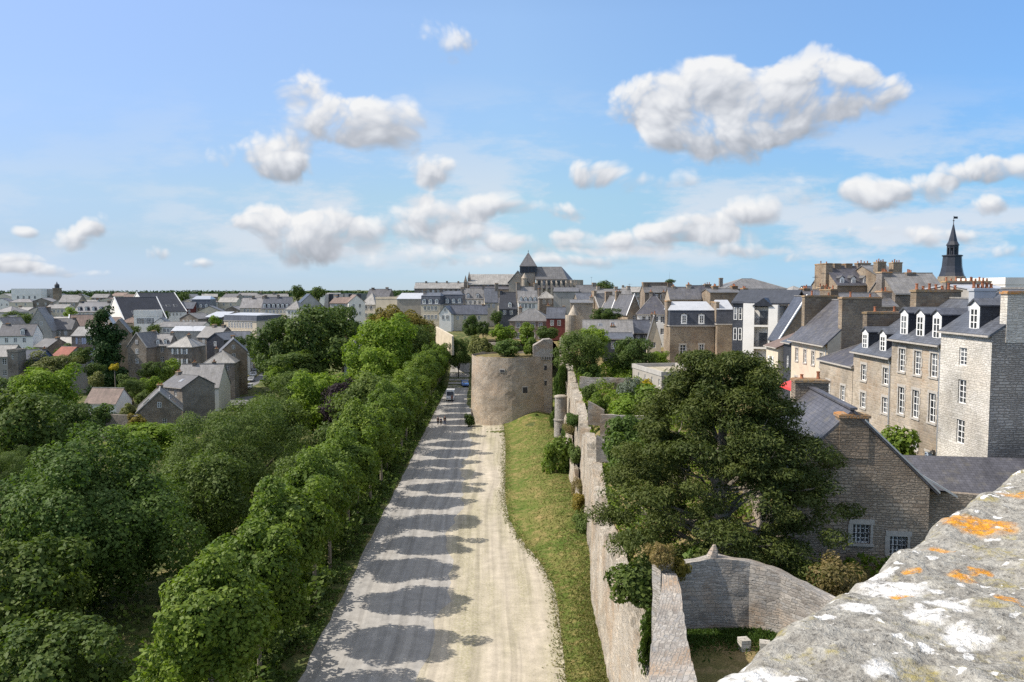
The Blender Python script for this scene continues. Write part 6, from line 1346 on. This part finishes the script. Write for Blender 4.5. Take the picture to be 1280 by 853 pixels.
# ------------------------------------------------------------------ cars and people
def car(label, x, y, z, rz, paint, van=False):
    t = thing('van' if van else 'parked_car', label, 'van' if van else 'car', (x, y, z), rz, None if van else 'cars parked along the street')
    L, Wd, Hh = (5.0, 1.9, 2.3) if van else (4.1, 1.72, 1.45)
    prof = [(-L/2,.3),(L/2,.3),(L/2,.75),(L/2-.9,.9),(L/2-1.5,Hh),(-L/2+.1,Hh),(-L/2,1.0)] if van else [(-L/2,.3),(L/2,.3),(L/2,.65),(L/2-.15,.78),(L/2-1.05,.92),(L/2-1.75,Hh-.03),(-L/2+.9,Hh),(-L/2+.12,.98),(-L/2,.85)]
    b = MB(); b.prism(prof, 'y', -Wd/2, Wd/2); o = b.obj('body', M[paint], t); bv = o.modifiers.new('b','BEVEL'); bv.width = .1; bv.segments = 2
    wz0, wz1 = (1.15, Hh-.22) if van else (.93, Hh-.1)
    for s in (-1, 1):
        g = MB(); yy = s*(Wd/2+.004); pts = [(L/2-1.15,wz0),(L/2-1.72,wz1),(-L/2+.95,wz1),(-L/2+.35,wz0)]; g.face([(p[0], yy, p[1]) for p in pts][::s]); g.obj('side_window', M['glass'], t)
    g = MB(); x0, x1 = (L/2-.93, L/2-1.46) if van else (L/2-1.06, L/2-1.70)
    g.face([(x0+.03,-Wd/2+.12,wz0),(x0+.03,Wd/2-.12,wz0),(x1+.05,Wd/2-.18,wz1),(x1+.05,-Wd/2+.18,wz1)]); g.obj('windscreen', M['glass'], t)
    for sx in (-1, 1):
        for s in (-1, 1):
            wmb = MB(); wmb.lathe([(0,-.1),(.2,-.1),(.31,-.1),(.32,-.06),(.32,.06),(.31,.1),(0,.1)], 14); o = wmb.obj('wheel', M['darkmetal'], t); o.location = (sx*L*.31, s*(Wd/2-.09), .32); o.rotation_euler.x = R(90)
    for s in (-1, 1):
        h = MB(); h.box(L/2-.03, L/2+.02, s*.62-.14, s*.62+.14, .58, .72); h.obj('headlight', M['zincpale'], t)
    return t
M['carwhite'] = M_flat('white_car_paint', (.72,.72,.72), .25, .02, .6); M['carsilver'] = M_flat('silver_car_paint', (.42,.43,.45), .3, .02, .6, .4); M['carblue'] = M_flat('blue_car_paint', (.05,.13,.35), .25, .02, .6); M['cardark'] = M_flat('dark_car_paint', (.04,.045,.05), .25, .02, .6)
for u, v, pn, l in ((311,486,'carwhite','white car parked nearest along the street beside the gardens'),(314,477,'carsilver','silver car parked second nearest along the street'),(316.5,470.5,'carwhite','third car of the parked line, white, between silver and dark ones'),(318.2,465.5,'cardark','dark car parked farthest along the street')):
    d = dr(u, v)
    z = -3.6; x, y = at_z(u, v, z)
    for _ in range(6): z = ground(x, y) + .08; x, y = at_z(u, v, z)
    car(l, x, y, z, R(-83), pn)
for u, v, rz, pn, isv, l in ((563,474,-88,'carwhite',True,'white van standing at the far end of the promenade'),(581,482,-80,'carblue',False,'blue car parked beside the round tower')):
    z = .1
    for _ in range(6): x, y = at_z(u, v, z); z = max(0, ground(x, y)) + .05
    car(l, x, y, z, R(rz), pn, isv)
def person(label, x, y, z, h, rz, top, legs, stride=.22):
    t = thing('person', label, 'person', (x, y, z), rz, None); s = h/1.75
    def skin(name, chains, mat, par):
        v = []; e = []; rad = []
        for ch in chains:
            st = None
            for i, (p, r_) in enumerate(ch):
                if isinstance(p, int): st = p; continue
                v.append(p); rad.append(r_)
                if st is not None: e.append((st, len(v)-1))
                st = len(v)-1
        me = bpy.data.meshes.new(name); me.from_pydata(v, e, []); o = link(name, me, par); me.materials.append(M[mat])
        m = o.modifiers.new('skin', 'SKIN'); m.use_smooth_shade = True
        for i, r_ in enumerate(rad): me.skin_vertices[0].data[i].radius = (r_, r_)
        me.skin_vertices[0].data[0].use_root = True
        o.modifiers.new('sub', 'SUBSURF').levels = 1; return o
    st = stride
    body = skin('body', [[((0,0,.95),.13),((0,0,1.15),.13),((0,0,1.38),.15),((0,0,1.48),.06),((0,.0,1.56),.075),((0,.02,1.66),.10),((0,.0,1.74),.06)],
        [(0,0),((.09,0,.88),.09),((.10,st*.5,.48),.06),((.10,st*.3,.09),.045),((.10,st*.3+.14,.04),.04)], [(0,0),((-.09,0,.88),.09),((-.10,-st*.2,.48),.06),((-.10,-st,.11),.045),((-.10,-st+.13,.04),.04)],
        [(2,0),((.19,0,1.38),.06),((.23,-.05,1.10),.045),((.22,.06,.86),.035),((.21,.1,.77),.035)], [(2,0),((-.19,0,1.38),.06),((-.23,.05,1.10),.045),((-.22,.12,.86),.035),((-.21,.16,.77),.035)]], 'skin', t)
    j = skin('jacket', [[((0,0,.98),.155),((0,0,1.15),.155),((0,0,1.40),.165)], [(2,0),((.20,0,1.38),.075),((.235,-.05,1.10),.06),((.225,.05,.90),.05)], [(2,0),((-.20,0,1.38),.075),((-.235,.05,1.10),.06),((-.225,.11,.90),.05)]], top, t)
    l = skin('trousers', [[((0,0,.97),.15),((.095,0,.86),.105),((.10,st*.5,.48),.078),((.10,st*.3,.12),.065)], [(0,0),((-.095,0,.86),.105),((-.10,-st*.2,.48),.078),((-.10,-st,.14),.065)]], legs, t)
    hr = skin('hair', [[((0,-.03,1.70),.105),((0,-.02,1.75),.075)]], 'bark', t)
    t.scale = (s, s, s)
M['skin'] = M_flat('skin', (.42,.24,.16), .6, .05); M['clothdark'] = M_flat('dark_cloth', (.02,.022,.03), .9, .1); M['clothblue'] = M_flat('blue_cloth', (.05,.07,.13), .9, .1); M['clothred'] = M_flat('maroon_cloth', (.12,.03,.03), .9, .1)
for u, v, h, top, lg, l, rz in ((547.5,531.5,1.62,'clothdark','clothdark','person in dark clothes walking at the left of the group of three',.2),(551.2,531.5,1.5,'clothblue','clothdark','shorter person in a dark blue jacket in the middle of the walking group',.1),(556,531.5,1.82,'clothdark','clothblue','tall person in dark clothes walking at the right of the group of three',-.1),(565,503,1.75,'clothred','clothdark','lone person walking farther along the promenade, under the trees',.1)):
    x, y = at_z(u, v, .03); person(l, x, y, .03, h, rz, top, lg)
# ------------------------------------------------------------------ far-off woods on the skyline
def woods(name, label_u, Y, z0, n, hgt, mat, seed):
    rg = np.random.default_rng(seed); X = (rg.uniform(*label_u, n) - 640)/980*Y; yy = Y*rg.uniform(.93, 1.07, n)
    cx = rg.uniform((label_u[0]-640)/980*Y, (label_u[1]-640)/980*Y, n//90); ch = hgt*rg.uniform(.55, 1.1, len(cx)); k = rg.integers(0, len(cx), n)
    a = rg.normal(size=(n,3)); a /= np.linalg.norm(a, axis=1, keepdims=True)
    P = np.stack([cx[k] + a[:,0]*ch[k]*.9, yy, z0 + ch[k]*.55 + a[:,2]*ch[k]*.5], 1); N = a + rg.normal(0,.5,(n,3)); N[:,2] += .4
    return tag(link(name, leaves_mesh(name, P, N, hgt*.16*rg.uniform(.6,1.3,n), rg.random(n), LEAF[mat], .7, seed)), kind='stuff')
woods('distant_woods', (-60, 640), 1500, 12, 26000, 11, 'conifer', 5)
woods('distant_woods', (560, 1340), 1300, 13, 22000, 11, 'conifer', 6)
